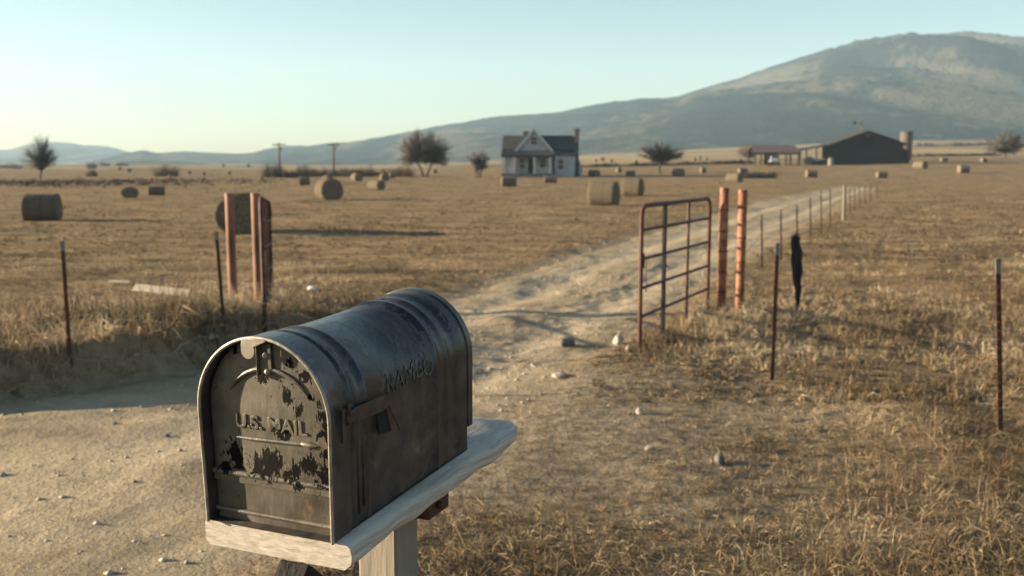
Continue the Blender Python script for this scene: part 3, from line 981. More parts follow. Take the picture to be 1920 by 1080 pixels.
def hedge(name, label, pts, h, wid, seed, n=2600, mat='twig_dark'):
    rg = np.random.default_rng(seed)
    pts = np.array(pts)
    t = rg.random(n) * (len(pts) - 1)
    i = np.minimum(t.astype(int), len(pts) - 2); f = (t - i)[:, None]
    P = pts[i] * (1 - f) + pts[i + 1] * f
    P = P + rg.normal(size=(n, 2)) * wid * .35
    z = hgt(P[:, 0], P[:, 1])
    hh = h * np.clip(.05 + 1.9 * (fbm(t * 2.6, t * 0, seed, 4) + .32), .08, 1.6) * (.3 + .7 * rg.random(n))
    A = np.stack([P[:, 0], P[:, 1], z], 1)
    B = A + np.stack([rg.normal(size=n) * .5, rg.normal(size=n) * .5, hh], 1)
    wv = rg.normal(size=(n, 3)) * np.array([1, 1, 0]); wv /= np.linalg.norm(wv, axis=1)[:, None]
    wv *= (.06 + .14 * rg.random((n, 1)))
    V = np.stack([A - wv, A + wv, B + wv * .4, B - wv * .4], 1)
    T = np.arange(4 * n).reshape(n, 4)
    o = np_object(name, V.reshape(-1, 3), T, M[mat])
    set_tags(o, label, 'hedge')


# ------------------------------------------------------------------ hay bales
def bale_mesh():
    bm = bmesh.new()
    n, k = 40, 13
    rr, ll = .6, 1.25
    rings = []
    prof = [(-.5, .0), (-.5, .35), (-.5, .7), (-.498, .93), (-.475, .99), (-.40, 1.0), (-.2, 1.0), (0, 1.0), (.2, 1.0), (.40, 1.0), (.475, .99), (.498, .93), (.5, .7), (.5, .35), (.5, 0)]
    for (u, v) in prof[1:-1]:
        ring = []
        for j in range(n):
            a = 2 * math.pi * j / n
            nz = float(fbm(np.array([u * 5 + 3]), np.array([math.cos(a) * 2.2 + math.sin(a) * 3.1 + 9]), 77, 3)[0])
            r = rr * v * (1 + .06 * nz)
            y, z = math.cos(a) * r, math.sin(a) * r
            if z < 0: y *= 1 + .05 * (-z / rr)
            z = max(z, -.545)
            ring.append(bm.verts.new((u * ll + .03 * nz * (1 if abs(u) > .45 else 0), y, z + .545)))
        rings.append(ring)
    for a, b in zip(rings, rings[1:]):
        for j in range(n):
            bm.faces.new((a[j], a[(j + 1) % n], b[(j + 1) % n], b[j]))
    for ring, u in ((rings[0], -1), (rings[-1], 1)):
        c = bm.verts.new((u * ll * .49, 0, .545))
        for j in range(n):
            bm.faces.new((ring[j], ring[(j + 1) % n], c))
    # loose straw sticking out
    for _ in range(500):
        a = random.random() * 6.283; u = (random.random() - .5) * ll
        if math.sin(a) < -.7: continue
        p = Vector((u, math.cos(a) * rr * .99, math.sin(a) * rr * .99 + .545))
        d = Vector((random.gauss(0, .6), math.cos(a), math.sin(a))) * (.02 + .05 * random.random())
        w = Vector((random.gauss(0, 1), random.gauss(0, 1), random.gauss(0, 1))).normalized() * .006
        bm.faces.new([bm.verts.new(p - w), bm.verts.new(p + w), bm.verts.new(p + d)])
    bmesh.ops.recalc_face_normals(bm, faces=bm.faces)
    me = bpy.data.meshes.new('hay_bale')
    bm.to_mesh(me); bm.free()
    me.polygons.foreach_set('use_smooth', [True] * len(me.polygons))
    me.materials.append(M['hay'])
    return me


def build_bales():
    me = bale_mesh()
    G = 'round hay bales scattered over the field'
    #  px, base y, length px (as seen), height px, rot deg, label
    L = [(80, 415, 74, 53, 13, 'big dark round bale side on at far left of the field', 0),
         (458, 440, 52, 79, 103, 'biggest round bale seen end on behind the left orange gate posts', 1.28),
         (244, 371, 14, 21, 104, 'small dark bale seen end on, right of the big side on bale', 1.35),
         (294, 366, 32, 17, 14, 'small grey bale side on, beside the small end on bale', 0),
         (617, 375, 50, 41, -58, 'large bale with sunlit flank and dark round end left of centre', 0),
         (614, 344, 22, 15, -40, 'small pale bale peeping from behind the large sunlit bale', 0),
         (571, 347, 22, 16, 10, 'small grey blue bale in front of the round dark bush', 0),
         (669, 340, 26, 16, -60, 'small bale with bright left flank below the broad bush', 0),
         (706, 356, 36, 18, -50, 'low bale with a dark round end lying nearest the forked tree', 0),
         (721, 339, 20, 15, -66, 'tiny sunlit bale just above the low dark ended one', 0),
         (735, 334, 14, 10, 20, 'tiny dark bale right of the tiny sunlit one', 0),
         (815, 325, 10, 7, 20, 'speck of a dark bale under the forked tree crown', 0),
         (954, 350, 30, 20, 5, 'dark square looking bale before the farmhouse left corner', 0),
         (1032, 343, 24, 13, 1, 'low dark bale before the farmhouse right corner', 0),
         (1132, 386, 66, 46, -21, 'large sunlit bale with narrow dark end left of the open gate', 0),
         (1187, 368, 46, 34, -23, 'second sunlit bale partly behind the large one by the gate', 0),
         (1114, 331, 23, 13, -55, 'small bale with pale flank right of the farmhouse', 0),
         (1160, 323, 11, 9, 20, 'tiny dark bale between the farmhouse and the dark spreading tree', 0),
         (1182, 330, 18, 10, 14, 'faint brown bale behind the second sunlit bale', 0),
         (1272, 331, 24, 15, -58, 'small half lit bale just right of the dark spreading tree', 0),
         (1318, 324, 12, 10, 14, 'tiny dark bale between dark tree and red roofed shed', 0),
         (1377, 342, 32, 18, -48, 'pale arched bale above the right orange gate posts', 0),
         (1392, 327, 18, 12, 12, 'dark bale beside the brush pile below the red shed', 0),
         (1521, 333, 20, 15, -2, 'small dark bale in front of the lean to roof', 0),
         (1653, 334, 19, 13, -2, 'small dark bale in front of the barn right half', 0),
         (1725, 317, 25, 15, -60, 'small bale with white lit flank right of the silo', 0),
         (1806, 325, 19, 16, -3, 'dark bale alone on the right field below the ridge', 0),
         (1770, 303, 14, 7, 10, 'tiny dark bale on the dark hedge line right of the silo', 0),
         (1844, 304, 11, 8, 10, 'tiny dark bale on the ridge left of the brown bushy tree', 0)]
    for i, (px, b, wl, hh, rot, lab, ls) in enumerate(L):
        p = ground_hit(px, b)
        k = p.y / 1824
        o = bpy.data.objects.new('hay_bale', me)
        COL.objects.link(o)
        sz = hh * k / 1.145
        a = R(rot)
        view = math.atan2(p.x, p.y)
        # apparent width = L*|cos| + D*|sin|
        ca, sa = abs(math.cos(a - -view * 0)), abs(math.sin(a))
        ln = (wl * k - 1.2 * sz * sa) / max(ca, .3)
        ln = min(max(ln, .9 * sz * 1.2), 2.0 * sz * 1.2)
        if ls: ln = 1.25 * sz
        o.scale = (ln / 1.25, sz * (ls or 1.05), sz)
        back = .5 * (abs(math.sin(a)) * ln + abs(math.cos(a)) * 1.15 * sz)
        d = Vector((p.x, p.y, 0)).normalized() * back
        q = p + d
        o.location = (q.x, q.y, hz(q.x, q.y) - .03 * sz)
        o.rotation_euler = (0, 0, a)
        set_tags(o, lab, 'hay bale', G)
    for (px, b, w) in [(355, 326, 6), (383, 328, 6), (430, 327, 6), (418, 313, 6), (466, 313, 6), (243, 322, 7), (225, 319, 6),
                       (1116, 304, 6), (1130, 301, 7), (1147, 304, 6), (1192, 307, 7), (1302, 301, 6), (1311, 299, 6), (1324, 300, 5), (1400, 302, 5), (1388, 302, 5)]:
        p = ground_hit(px, b)
        k = p.y / 1824
        o = bpy.data.objects.new('hay_bale', me)
        COL.objects.link(o)
        s = w * k / 1.25
        o.scale = (s, s, s); o.location = p; o.rotation_euler = (0, 0, R(random.uniform(-5, 40)))
        set_tags(o, 'tiny dark speck of a bale far out on the distant field', 'hay bale', 'specks of bales on the far fields')


# ------------------------------------------------------------------ mailbox
def arch(w, h, off, n=28):
    """arch outline (x,z) from right foot over the top to left foot; off grows it outward"""
    r = w / 2
    zs = h - r
    pts = [(r + off - .004, 0), (r + off - .002, zs * .5), (r + off, zs)]
    for i in range(1, n):
        a = math.pi * i / n
        pts.append(((r + off) * math.cos(a), zs + (r + off) * math.sin(a)))
    pts += [(-r - off, zs), (-r - off + .002, zs * .5), (-r - off + .004, 0)]
    return pts


def build_mailbox():
    root = thing('mailbox', 'weathered dark metal mailbox with peeling khaki door on a white plank', 'mailbox',
                 (-.4583, 1.7437, 1.3094), (0, 0, 0))
    Rm = Matrix.Rotation(-.4077, 3, 'Z') @ Matrix.Rotation(.0375, 3, 'X') @ Matrix.Rotation(.0045, 3, 'Y')
    root.rotation_euler = Rm.to_euler()
    # body: lofted bands
    st = [(.000, .0055), (.016, .0055), (.019, .0035), (.066, .0035), (.070, .0005), (.075, .0005), (.079, .003), (.086, .003), (.090, -.0015),
          (.128, -.0025), (.132, .0005), (.138, .0005), (.142, -.0035), (.27, -.0045), (ML - .155, -.0035), (ML - .150, .001), (ML - .142, .001), (ML - .138, -.003),
          (ML - .108, -.003), (ML - .103, .0005), (ML - .095, .0005), (ML - .091, -.0025), (ML - .06, -.001), (ML - .055, .002), (ML - .006, .0025)]
    mb = MB()
    rings = [[(x, y, z) for x, z in arch(MW, MH, o)] for y, o in st]
    rv = [mb.verts(r) for r in rings]
    for a, b in zip(rv, rv[1:]):
        for i in range(len(a) - 1):
            mb.bm.faces.new((a[i], a[i + 1], b[i + 1], b[i]))
    # inner skin just behind the mouth, so the shell has thickness
    inn = mb.verts([(x, .0, z) for x, z in arch(MW, MH, .0028)])
    inn2 = mb.verts([(x, .034, z) for x, z in arch(MW, MH, .0022)])
    for a, b in ((rv[0], inn), (inn, inn2)):
        for i in range(len(a) - 1):
            mb.bm.faces.new((a[i], a[i + 1], b[i + 1], b[i]))
    # floor of the box
    mb.bm.faces.new(mb.verts([(-MW / 2, .001, .002), (MW / 2, .001, .002), (MW / 2, ML - .006, .002), (-MW / 2, ML - .006, .002)]))
    mb.build('body', M['mb_body'], root, True, 0, 50)
    # rear cap with proud flange that stops short of the foot
    mb = MB()
    z_foot = .055
    pr = [(x, z) for x, z in arch(MW, MH, .006) if z > z_foot]
    pr = [(MW / 2 + .003, z_foot)] + pr + [(-MW / 2 - .003, z_foot)]
    mb.prism(pr, 'y', ML - .005, ML + .018)
    pr2 = [(x, z) for x, z in arch(MW, MH, -.004)]
    mb.prism(pr2, 'y', ML - .02, ML - .0052)
    mb.build('rear_cap', M['mb_body'], root, True, .0025, 50)
    # bright worn rim at the mouth
    mb = MB()
    mb.tube([(x, -.0005, z) for x, z in arch(MW, MH, .0042, 40)], .0034, 8)
    mb.build('rim', M['mb_rim'], root, True)
    # door, recessed
    door_y = .026
    mb = MB()
    out = arch(MW, MH, -.0008, 40)
    front = mb.verts([(x, door_y, z) for x, z in out])
    inner = mb.verts([(x * .94, door_y - .003, (z - .19) * .94 + .19) for x, z in out])
    n = len(out)
    for i in range(n):
        j = (i + 1) % n
        mb.bm.faces.new((front[i], front[j], inner[j], inner[i]))
    mb.bm.faces.new(inner)
    door = mb.build('door', M['mb_door'], root, True, 0, 60)
    y0 = door_y - .0035
    # embossed arc
    mb = MB()
    cz, rad = .203, .108
    pts = []
    for i in range(25):
        a = R(-56 + 112 * i / 24)
        pts.append((rad * math.sin(a), y0 - .0005, cz + rad * math.cos(a)))
    rads = [.0014 + .0036 * min(1, min(i, 24 - i) / 3) for i in range(25)]
    mb.tube(pts, rads, 8)
    mb.build('arc_ridge', M['mb_door'], door, True)
    # arrow bar
    mb = MB()
    mb.tube([(-.088, y0, .171), (-.05, y0 - .001, .1715), (.06, y0 - .001, .1745), (.07, y0, .175)], [.0022, .0042, .0042, .0036], 8)
    mb.tube([(.068, y0, .175), (.084, y0 - .002, .175), (.108, y0, .1745)], [.0036, .0062, .0008], 8)
    mb.build('arrow_ridge', M['mb_door'], door, True)
    # fold along the hinge and the lip under it
    mb = MB()
    mb.tube([(-MW / 2 + .003, y0 - .001, .098), (MW / 2 - .003, y0 - .001, .098)], .0062, 10)
    mb.box((0, y0 - .0015, .086), (MW - .008, .003, .012))
    mb.build('hinge_fold', M['mb_door'], door, True)
    mb = MB()
    mb.tube([(-MW / 2 + .004, y0 - .0015, .022), (MW / 2 - .004, y0 - .0015, .022)], .0045, 8)
    mb.build('lower_lip', M['mb_door'], door, True)
    # embossed words
    text_part('U.S. MAIL', .036, .0016, M['mb_door'], door, Matrix.Translation((.0, y0 + .0002, .203)) @ Matrix.Rotation(R(90), 4, 'X'), .165, bevel=.0009)
    # catch plate, rivets, tab
    mb = MB()
    mb.box((.0, y0 - .004, .333), (.027, .0035, .058))
    mb.box((-.0145, y0 - .007, .330), (.0025, .012, .064))
    mb.build('catch_plate', M['mb_door'], door, True, .0012)
    mb = MB()
    mb.dome((.002, y0 - .0055, .338), .0065, (0, -1, 0)); mb.dome((.004, y0 - .0055, .307), .0065, (0, -1, 0))
    mb.build('rivet', M['mb_bare'], door, True)
    # tab hanging from the hood over the catch
    mb = MB()
    prof = []
    c = (-.022, .349)
    for i in range(20):
        a = R(165 + 225 * i / 19)
        prof.append((c[0] + .0155 * math.cos(a), c[1] + .0155 * math.sin(a)))
    prof += [(.003, .362), (.018, .3685), (.018, .3735), (-.034, .3725), (-.037, .362)]
    mb.prism(prof, 'y', -.004, -.001)
    mb.build('latch_tab', M['mb_bare'], root, True, .001)
    # signal flag, lowered, on the right flank
    xs = MW / 2
    mb = MB()
    arm = [(.05, .216), (.05, .232), (.08, .238), (.22, .232), (.238, .224), (.238, .206), (.17, .204), (.09, .208)]
    mb.prism(arm, 'x', xs + .006, xs + .010)
    flag = mb.build('flag_arm', M['mb_flag'], root, True, .001)
    mb = MB()
    # blade hangs from the arm and kicks outward, leaving a dark gap
    a0 = [(xs + .010, .195, .216), (xs + .011, .238, .220), (xs + .016, .240, .158), (xs + .020, .222, .150)]
    b0 = [(p[0] - .003, p[1], p[2]) for p in a0]
    mb.rings([a0, b0])
    mb.build('flag_blade', M['mb_flag'], flag, True, .0008)
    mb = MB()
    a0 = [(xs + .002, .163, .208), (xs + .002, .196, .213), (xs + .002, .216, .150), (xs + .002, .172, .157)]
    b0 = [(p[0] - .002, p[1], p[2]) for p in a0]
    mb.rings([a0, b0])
    mb.build('flag_gap_shade', M['dark'], flag)  # flat dark sheet painting the shade in the gap behind the blade
    mb = MB()
    mb.box((xs + .003, .045, .212), (.006, .012, .062)); mb.box((xs + .0055, .062, .23), (.005, .01, .04))
    mb.tube([(xs, .06, .233), (xs + .014, .06, .233)], .006, 12)
    mb.build('flag_bracket', M['mb_flag'], root, True, .001)
    # pressed vertical seams low on the flank
    mb = MB()
    mb.tube([(xs - .0035, .118, .165), (xs - .003, .118, .03)], .0022, 6); mb.tube([(xs - .004, .100, .17), (xs - .003, .100, .02)], .0016, 6)
    mb.build('flank_seam', M['mb_body'], root, True)
    # hand painted name
    t = Matrix.Translation((xs - .0026, .312, .243)) @ Matrix.Rotation(R(90), 4, 'Z') @ Matrix.Rotation(R(90), 4, 'X')
    text_part('RAMBO', .056, .0004, M['mb_letters'], root, t, .192, hand=True, wrap=(MW / 2 - .0026, MH - MW / 2))
    # plank and post
    pl = thing('mailbox_stand', 'white weathered plank on a grey post carrying the mailbox', 'stand', (-.4583, 1.7437, 0), (0, 0, -.4077))
    zt = 1.3094
    mb = MB()
    n = 46
    rings = []
    for i in range(n):
        y = .012 + (.81 - .012) * i / (n - 1)
        endf = max(0.0, (y - .68) / .13)
        wr = .172 + .016 * y + .0025 * math.sin(y * 23) + .002 * math.sin(y * 51 + 1) - .022 * endf ** 7
        wl = -.165 + .004 * math.sin(y * 19 + 2) + .05 * endf ** 5
        dz = y * .0375 - .002
        th = .050 - .012 * endf ** 2 + .003 * math.sin(y * 31)
        rings.append([(wl, y, dz - .006), (wl + .012, y, dz), (wr - .016, y, dz), (wr - .004, y, dz - .008), (wr, y, dz - .022), (wr - .002, y, dz - th + .012), (wr - .016, y, dz - th), (wl + .01, y, dz - th), (wl, y, dz - th + .01)])
    mb.rings([[Vector((a, b, c + zt)) for a, b, c in r] for r in rings])
    mb.build('plank', M['plank'], pl, True, 0, 50)
    mb = MB()
    mb.box((.02, .40, (zt - .06) / 2 - .1), (.10, .10, zt - .06 + .2 + .02))
    mb.build('post', M['grey_wood'], pl, False, .006)
    mb = MB()
    Mr = Matrix.Rotation(R(-48), 3, 'X')
    mb.box((.02, .22, zt - .26), (.07, .50, .05), Matrix.Rotation(R(-42), 3, 'X'))
    mb.build('brace', M['char'], pl, False, .004)
    mb = MB()
    mb.box((.10, .45, zt - .075), (.05, .10, .05)); mb.tube([(.125, .44, zt - .075), (.14, .44, zt - .075)], .009, 8)
    mb.build('bracket', M['rust'], pl, True, .004)


def text_part(body, size, ext, mat, parent, mtx, width, bevel=0.0, hand=False, wrap=None):
    cu = bpy.data.curves.new('lettering', 'FONT')
    cu.body = body; cu.size = size; cu.extrude = ext; cu.bevel_depth = bevel; cu.bevel_resolution = 1
    cu.align_x = 'CENTER'; cu.align_y = 'CENTER'
    if not hand: cu.offset = .0004
    tmp = bpy.data.objects.new('lettering', cu)
    COL.objects.link(tmp)
    dg = bpy.context.evaluated_depsgraph_get()
    me = bpy.data.meshes.new_from_object(tmp.evaluated_get(dg))
    bpy.data.objects.remove(tmp)
    co = np.empty(len(me.vertices) * 3, np.float32); me.vertices.foreach_get('co', co); co = co.reshape(-1, 3)
    w = co[:, 0].max() - co[:, 0].min()
    co[:, 0] *= width / w
    if hand:
        # uneven brush lettering
        co[:, 1] += .006 * np.sin(co[:, 0] * 30 + .6) - .06 * co[:, 0]
        co[:, 0] += .15 * co[:, 1]
    me.vertices.foreach_set('co', co.ravel())
    me.transform(mtx)
    if wrap:
        # lay the paint on the curved shoulder of the box
        r, zs = wrap
        for v in me.vertices:
            if v.co.z > zs:
                v.co.x -= r - math.sqrt(max(r * r - (v.co.z - zs) ** 2, 0))
    me.materials.clear(); me.materials.append(mat)
    o = bpy.data.objects.new('lettering', me)
    COL.objects.link(o); o.parent = parent
    return o


# ------------------------------------------------------------------ gates, posts, fences
def gate(label, pn, pf, H, mids, thick=None):
    """tube gate from near foot pn to far foot pf (world), local x runs along it"""
    v = Vector((pf[0] - pn[0], pf[1] - pn[1], 0)); L = v.length
    root = thing('tube_gate', label, 'gate', pn, (0, 0, math.atan2(v.y, v.x)))
    zf = pf[2] - pn[2]

    def zz(x, z): return z + zf * x / L
    r = .025
    mb = MB()
    c = .12
    pts = [(0, 0, -.1), (0, 0, H - c), (c * .3, 0, H - c * .3), (c, 0, H)]
    pts += [(L - c, 0, zz(L, H)), (L - c * .3, 0, zz(L, H - c * .3)), (L, 0, zz(L, H - c)), (L, 0, zz(L, -.1))]
    mb.tube(pts, r, 10)
    mb.build('frame', M['rust'], root, True)
    for z in (.337, .65, .97, 1.285):
        z = z * H / 1.545
        mb = MB(); mb.tube([(r, 0, z), (L - r, 0, zz(L, z))], .019, 8)
        mb.build('rail', M['rust'], root, True)
    for i, m_ in enumerate(mids):
        mb = MB()
        x = L * m_
        if thick == i:
            mb.box((x, .004, (H - .02) / 2 + zz(x, .02)), (.062, .035, H - .06))
        else:
            mb.tube([(x, 0, zz(x, -.08)), (x, 0, zz(x, H - .015))], .02, 8)
        mb.build('upright', M['char' if thick == i else 'rust'], root, True)
    mb = MB()
    mb.box((.03, -.01, .95 * H / 1.545), (.07, .03, .16)); mb.tube([(.09, -.03, .95), (.095, -.03, .60)], .006, 6)
    mb.build('latch', M['rust'], root, True, .004)
    return root


def bracing_post(label, px, base, top, rpx, mat, rings, cat='gate post', group=None, lean=0):
    p = ground_hit(px, base)
    k = p.y / 1824
    h = (base - top) * k
    root = thing('gate_post', label, cat, p, (0, R(lean), 0), group)
    mb = MB()
    r = rpx * k
    mb.tube([(0, 0, -.3), (0, 0, h)], r, 20)
    mb.build('pipe', M[mat], root, True, 0, 40)
    mb = MB(); mb.tube([(0, 0, h), (0, 0, h + .008)], r * 1.03, 20)
    mb.build('cap', M[mat], root, True)
    for z in rings:
        mb = MB(); mb.tube([(0, 0, h * z - .008), (0, 0, h * z + .008)], r * 1.09, 18)
        mb.build('wire_tie', M['rust'], root, True)
    return root


def tpost_proto():
    root = thing('fence_post', 'x', 'fence post')
    mb = MB()
    mb.box((0, -.008, .55), (.036, .006, 1.5)); mb.box((0, .008, .55), (.006, .030, 1.5))
    for i in range(16):
        mb.box((0, -.014, .15 + .07 * i), (.012, .008, .016))
    mb.build('stake', M['tpost'], root)
    mb = MB()
    mb.box((0, -.008, 1.36), (.038, .008, .12)); mb.box((0, .009, 1.36), (.008, .032, .12))
    mb.build('painted_tip', M['tip'], root)
    return root                       # 1.42 m tall


def build_fences():
    # right gate
    pn = ground_hit(1199, 652); pf = ground_hit(1326, 588)
    gate('open rusty tube gate standing beside the dirt track', pn, pf, 1.545, [.30, .64], 0)
    pn = ground_hit(497, 622); pf = ground_hit(511, 585)
    gate('dark rusty tube gate seen nearly edge on by the left posts', pn, pf, 1.50, [.33, .66])
    G = 'pipe gate posts in pairs either side of the track'
    bracing_post('orange pipe post with wire ties nearest the open gate', 1352, 586, 350, 8.5, 'orange', [.17, .33, .5, .66, .83], group=G, lean=0)
    bracing_post('orange pipe post with wire ties, outer one of the right pair', 1386, 588, 354, 8.5, 'orange', [.2, .42, .62, .86], group=G)
    bracing_post('faded pinkish pipe post in front of the biggest bale', 438, 580, 360, 8.5, 'pink_post', [], group=G, lean=0)
    bracing_post('faded pinkish pipe post beside the edge on gate', 486, 578, 360, 8.5, 'pink_post', [], group=G, lean=0)
    proto = tpost_proto()
    # thin steel posts: base px, base y, top px, top y, label
    GP = 'steel fence stakes along the frontage and the track'
    items = [(1875, 815, 1871, 470, 'dark steel stake with white tip at the right edge of the grass'),
             (1447, 712, 1458, 448, 'leaning brown steel stake with pale tip in front of the black stump'),
             (133, 682, 117, 446, 'brown steel stake with grey tip at the left bank'),
             (421, 622, 406, 430, 'short leaning steel stake left of the pinkish gate posts'),
             (1429, 505, 1428, 401, 'thin far stake nearest the right orange gate posts'),
             (1465, 487, 1464, 392, 'second thin stake along the track beyond the orange posts'),
             (1495, 470, 1494, 383, 'thin stake rising just behind the black stump'),
             (1520, 456, 1519, 369, 'thin stake right of the black stump'),
             (1540, 440, 1539, 357, 'thin stake midway between the stump and the thick pale post'),
             (1557, 428, 1556, 354, 'thin stake just left of the thick pale post'),
             (1594, 402, 1593, 350, 'small stake just right of the thick pale post'),
             (1603, 396, 1602, 349, 'second small stake right of the thick pale post'),
             (1612, 390, 1611, 348, 'third small stake right of the thick pale post'),
             (1622, 384, 1621, 347, 'fourth small stake right of the thick pale post'),
             (1632, 378, 1632, 346, 'last but one stake at the far end of the track fence'),
             (1645, 371, 1644, 343, 'last stake at the far end of the track fence')]
    first = True
    for bx, by, tx, ty, lb in items:
        o = proto if first else copy_tree(proto)
        first = False
        p = ground_hit(bx, by)
        k = p.y / 1824
        h = (by - ty) * k
        lean = math.atan2(tx - bx, by - ty) - (bx - 960) / (14466 - by)
        o.location = p
        thick = 1.0 if p.y < 14 else .85
        o.scale = (thick, thick, h / 1.42)
        o.rotation_euler = (0, lean, 0)
        set_tags(o, lb, 'fence post', GP)
    # thick pale wooden post
    p = ground_hit(1581, 413); k = p.y / 1824
    root = thing('fence_post', 'thick pale wooden post two thirds along the track fence', 'fence post', p)
    mb = MB(); mb.tube([(0, 0, -.2), (.01, 0, .6), (0, 0, 66 * k)], [.06, .055, .05], 10)
    mb.build('stake', M['grey_wood'], root, True)
    # black hanging stump
    p = ground_hit(1497, 588); k = p.y / 1824
    root = thing('fence_post', 'black tapering wooden stump hanging in the fence wires', 'fence post', p)
    mb = MB()
    prof = [(0, .016), (.10, .026), (.22, .036), (.34, .044), (.46, .054), (.58, .062), (.70, .068), (.82, .072), (.93, .068), (1.02, .058)]
    rg = random.Random(4)
    rings = []
    for z, r in prof:
        cx = -.075 * (z / 1.02) ** 1.2 + rg.uniform(-.008, .008)
        rings.append([Vector((cx + math.cos(2 * math.pi * k_ / 12) * r * rg.uniform(.74, 1.2), math.sin(2 * math.pi * k_ / 12) * r * rg.uniform(.8, 1.15),
                              z + (rg.uniform(-.05, .06) if z > 1 else 0))) for k_ in range(12)])
    mb.rings(rings)
    mb.build('stake', M['char'], root, True)
    mb = MB(); mb.tube([(-.068, 0, 1.045), (-.06, 0, 1.08)], [.05, .03], 9)
    mb.build('split_top', M['grey_wood'], root, True)
    # wires
    A = [ground_hit(1386, 588), ground_hit(1429, 505), ground_hit(1495, 470), ground_hit(1540, 440), ground_hit(1581, 413), ground_hit(1645, 371)]
    root = thing('wire_fence', 'thin wire strands strung along the stakes right of the track', 'fence', A[0])
    for hgt_ in (.35, .75, 1.15):
        mb = MB()
        pts = []
        for a, b in zip(A, A[1:]):
            for t in (0, .5):
                q = a.lerp(b, t) - A[0]; pts.append((q.x, q.y, q.z + hgt_ - (.03 if t else 0)))
        q = A[-1] - A[0]; pts.append((q.x, q.y, q.z + hgt_))
        mb.tube(pts, .0045, 4)
        mb.build('strand', M['wire'], root)
    # loose boards lying on the bank
    p = BOARD
    o = MB().box((0, 0, .0), (.90, .13, .035)).build('wooden_board', M['old_board'], None, False, .004)
    o.location = (p.x, p.y, p.z + .22); o.rotation_euler = (R(38), R(3.5), R(-14))
    set_tags(o, 'sunbleached board lying on the grassy left bank', 'board')
    p = ground_hit(225, 562)
    o = MB().box((0, 0, .0), (.34, .05, .02)).build('wooden_board', M['old_board'], None, False, .003)
    o.location = (p.x, p.y, p.z + .27); o.rotation_euler = (R(15), R(2), R(-8))
    set_tags(o, 'thin pale stick at the left end of the bleached board', 'board')


def rock(label, px, base, wpx, hpx, mat, seed, name='rock', cat='rock', taper=0.0):
    p = ground_hit(px, base)
    k = p.y / 1824
    rg = random.Random(seed)
    bm = bmesh.new()
    bmesh.ops.create_icosphere(bm, subdivisions=3, radius=.5)
    off = rg.random() * 50
    for v in bm.verts:
        c = v.co
        n = float(fbm(np.array([c.x * 2.2 + off]), np.array([c.y * 2.2 + c.z * 3.1 + off]), seed, 3)[0])
        c *= 1 + .75 * n
        if taper: 
            f = 1 + taper * c.z * 1.2
            c.x *= f; c.y *= f
        c.z = max(c.z, -.34)
    me = bpy.data.meshes.new(name)
    bmesh.ops.scale(bm, vec=(wpx * k, wpx * k * .8, hpx * k * 1.15), verts=bm.verts)
    bm.to_mesh(me); bm.free()
    me.materials.append(M[mat])
    o = bpy.data.objects.new(name, me); COL.objects.link(o)
    o.location = (p.x, p.y + wpx * k * .3, p.z + hpx * k * .32)
    o.rotation_euler = (0, 0, rg.random() * 6)
    set_tags(o, label, cat)
    return o


def build_rocks():
    rock('pale boulder at the track edge left of the open gate foot', 1160, 648, 24, 24, 'stone', 2)
    rock('small white stone at the foot of the open gate', 1178, 660, 10, 12, 'stone', 3)
    rock('white stone lying in the verge right of the mailbox', 1200, 777, 18, 15, 'stone', 4)
    rock('flat pale stone at the track edge below the boulder', 1050, 709, 34, 10, 'stone', 5)
    rock('pointed brownish stone in the lower right grass', 1350, 872, 24, 24, 'stone_grey', 6)
    rock('grey wedge shaped lump sunk at the right side of the track', 1064, 652, 34, 20, 'stone_grey', 7, taper=.5)  # wedge lump for an unclear grey mark on the track
    rock('crumpled white scrap on the field right of the edge on gate', 583, 546, 22, 11, 'white_rag', 8, 'litter_scrap', 'litter')
    rock('small pale stone on the left bank behind the mailbox', 393, 636, 16, 10, 'stone', 9)
    rock('dark clod on the track at the left edge', 215, 800, 12, 9, 'stone_grey', 10)
    rock('small dark clod on the track left of the mailbox', 312, 822, 10, 9, 'stone_grey', 11)
    rock('flat pale stone in the dry grass beside the white stone', 1220, 845, 24, 9, 'stone', 12)


# ------------------------------------------------------------------ utility poles
def build_poles():
    for px, base, top, lb in ((525, 333, 268, 'utility pole with crossarm rising from the dark bush'), (626, 331, 268, 'utility pole with crossarm behind the large sunlit bale')):
        p = ground_hit(px, base); k = p.y / 1824
        h = (base - top) * k
        root = thing('utility_pole', lb, 'utility pole', p, (0, 0, R(12)), 'utility poles on the left of the field')
        MB().tube([(0, 0, -.3), (0, 0, h)], [.17, .11], 10).build('pole', M['pole_wood'], root, True)
        MB().box((0, -.12, h * .93), (1.7, .1, .14)).build('crossarm', M['pole_wood'], root)
        for x in (-.75, -.3, .3, .75):
            MB().tube([(x, -.12, h * .93 + .07), (x, -.12, h * .93 + .25)], [.05, .035], 8).build('insulator', M['stone_grey'], root, True)
        MB().tube([(.2, -.1, h * .78), (.2, -.1, h * .88)], .17, 12).build('transformer', M['stone_grey'], root, True)


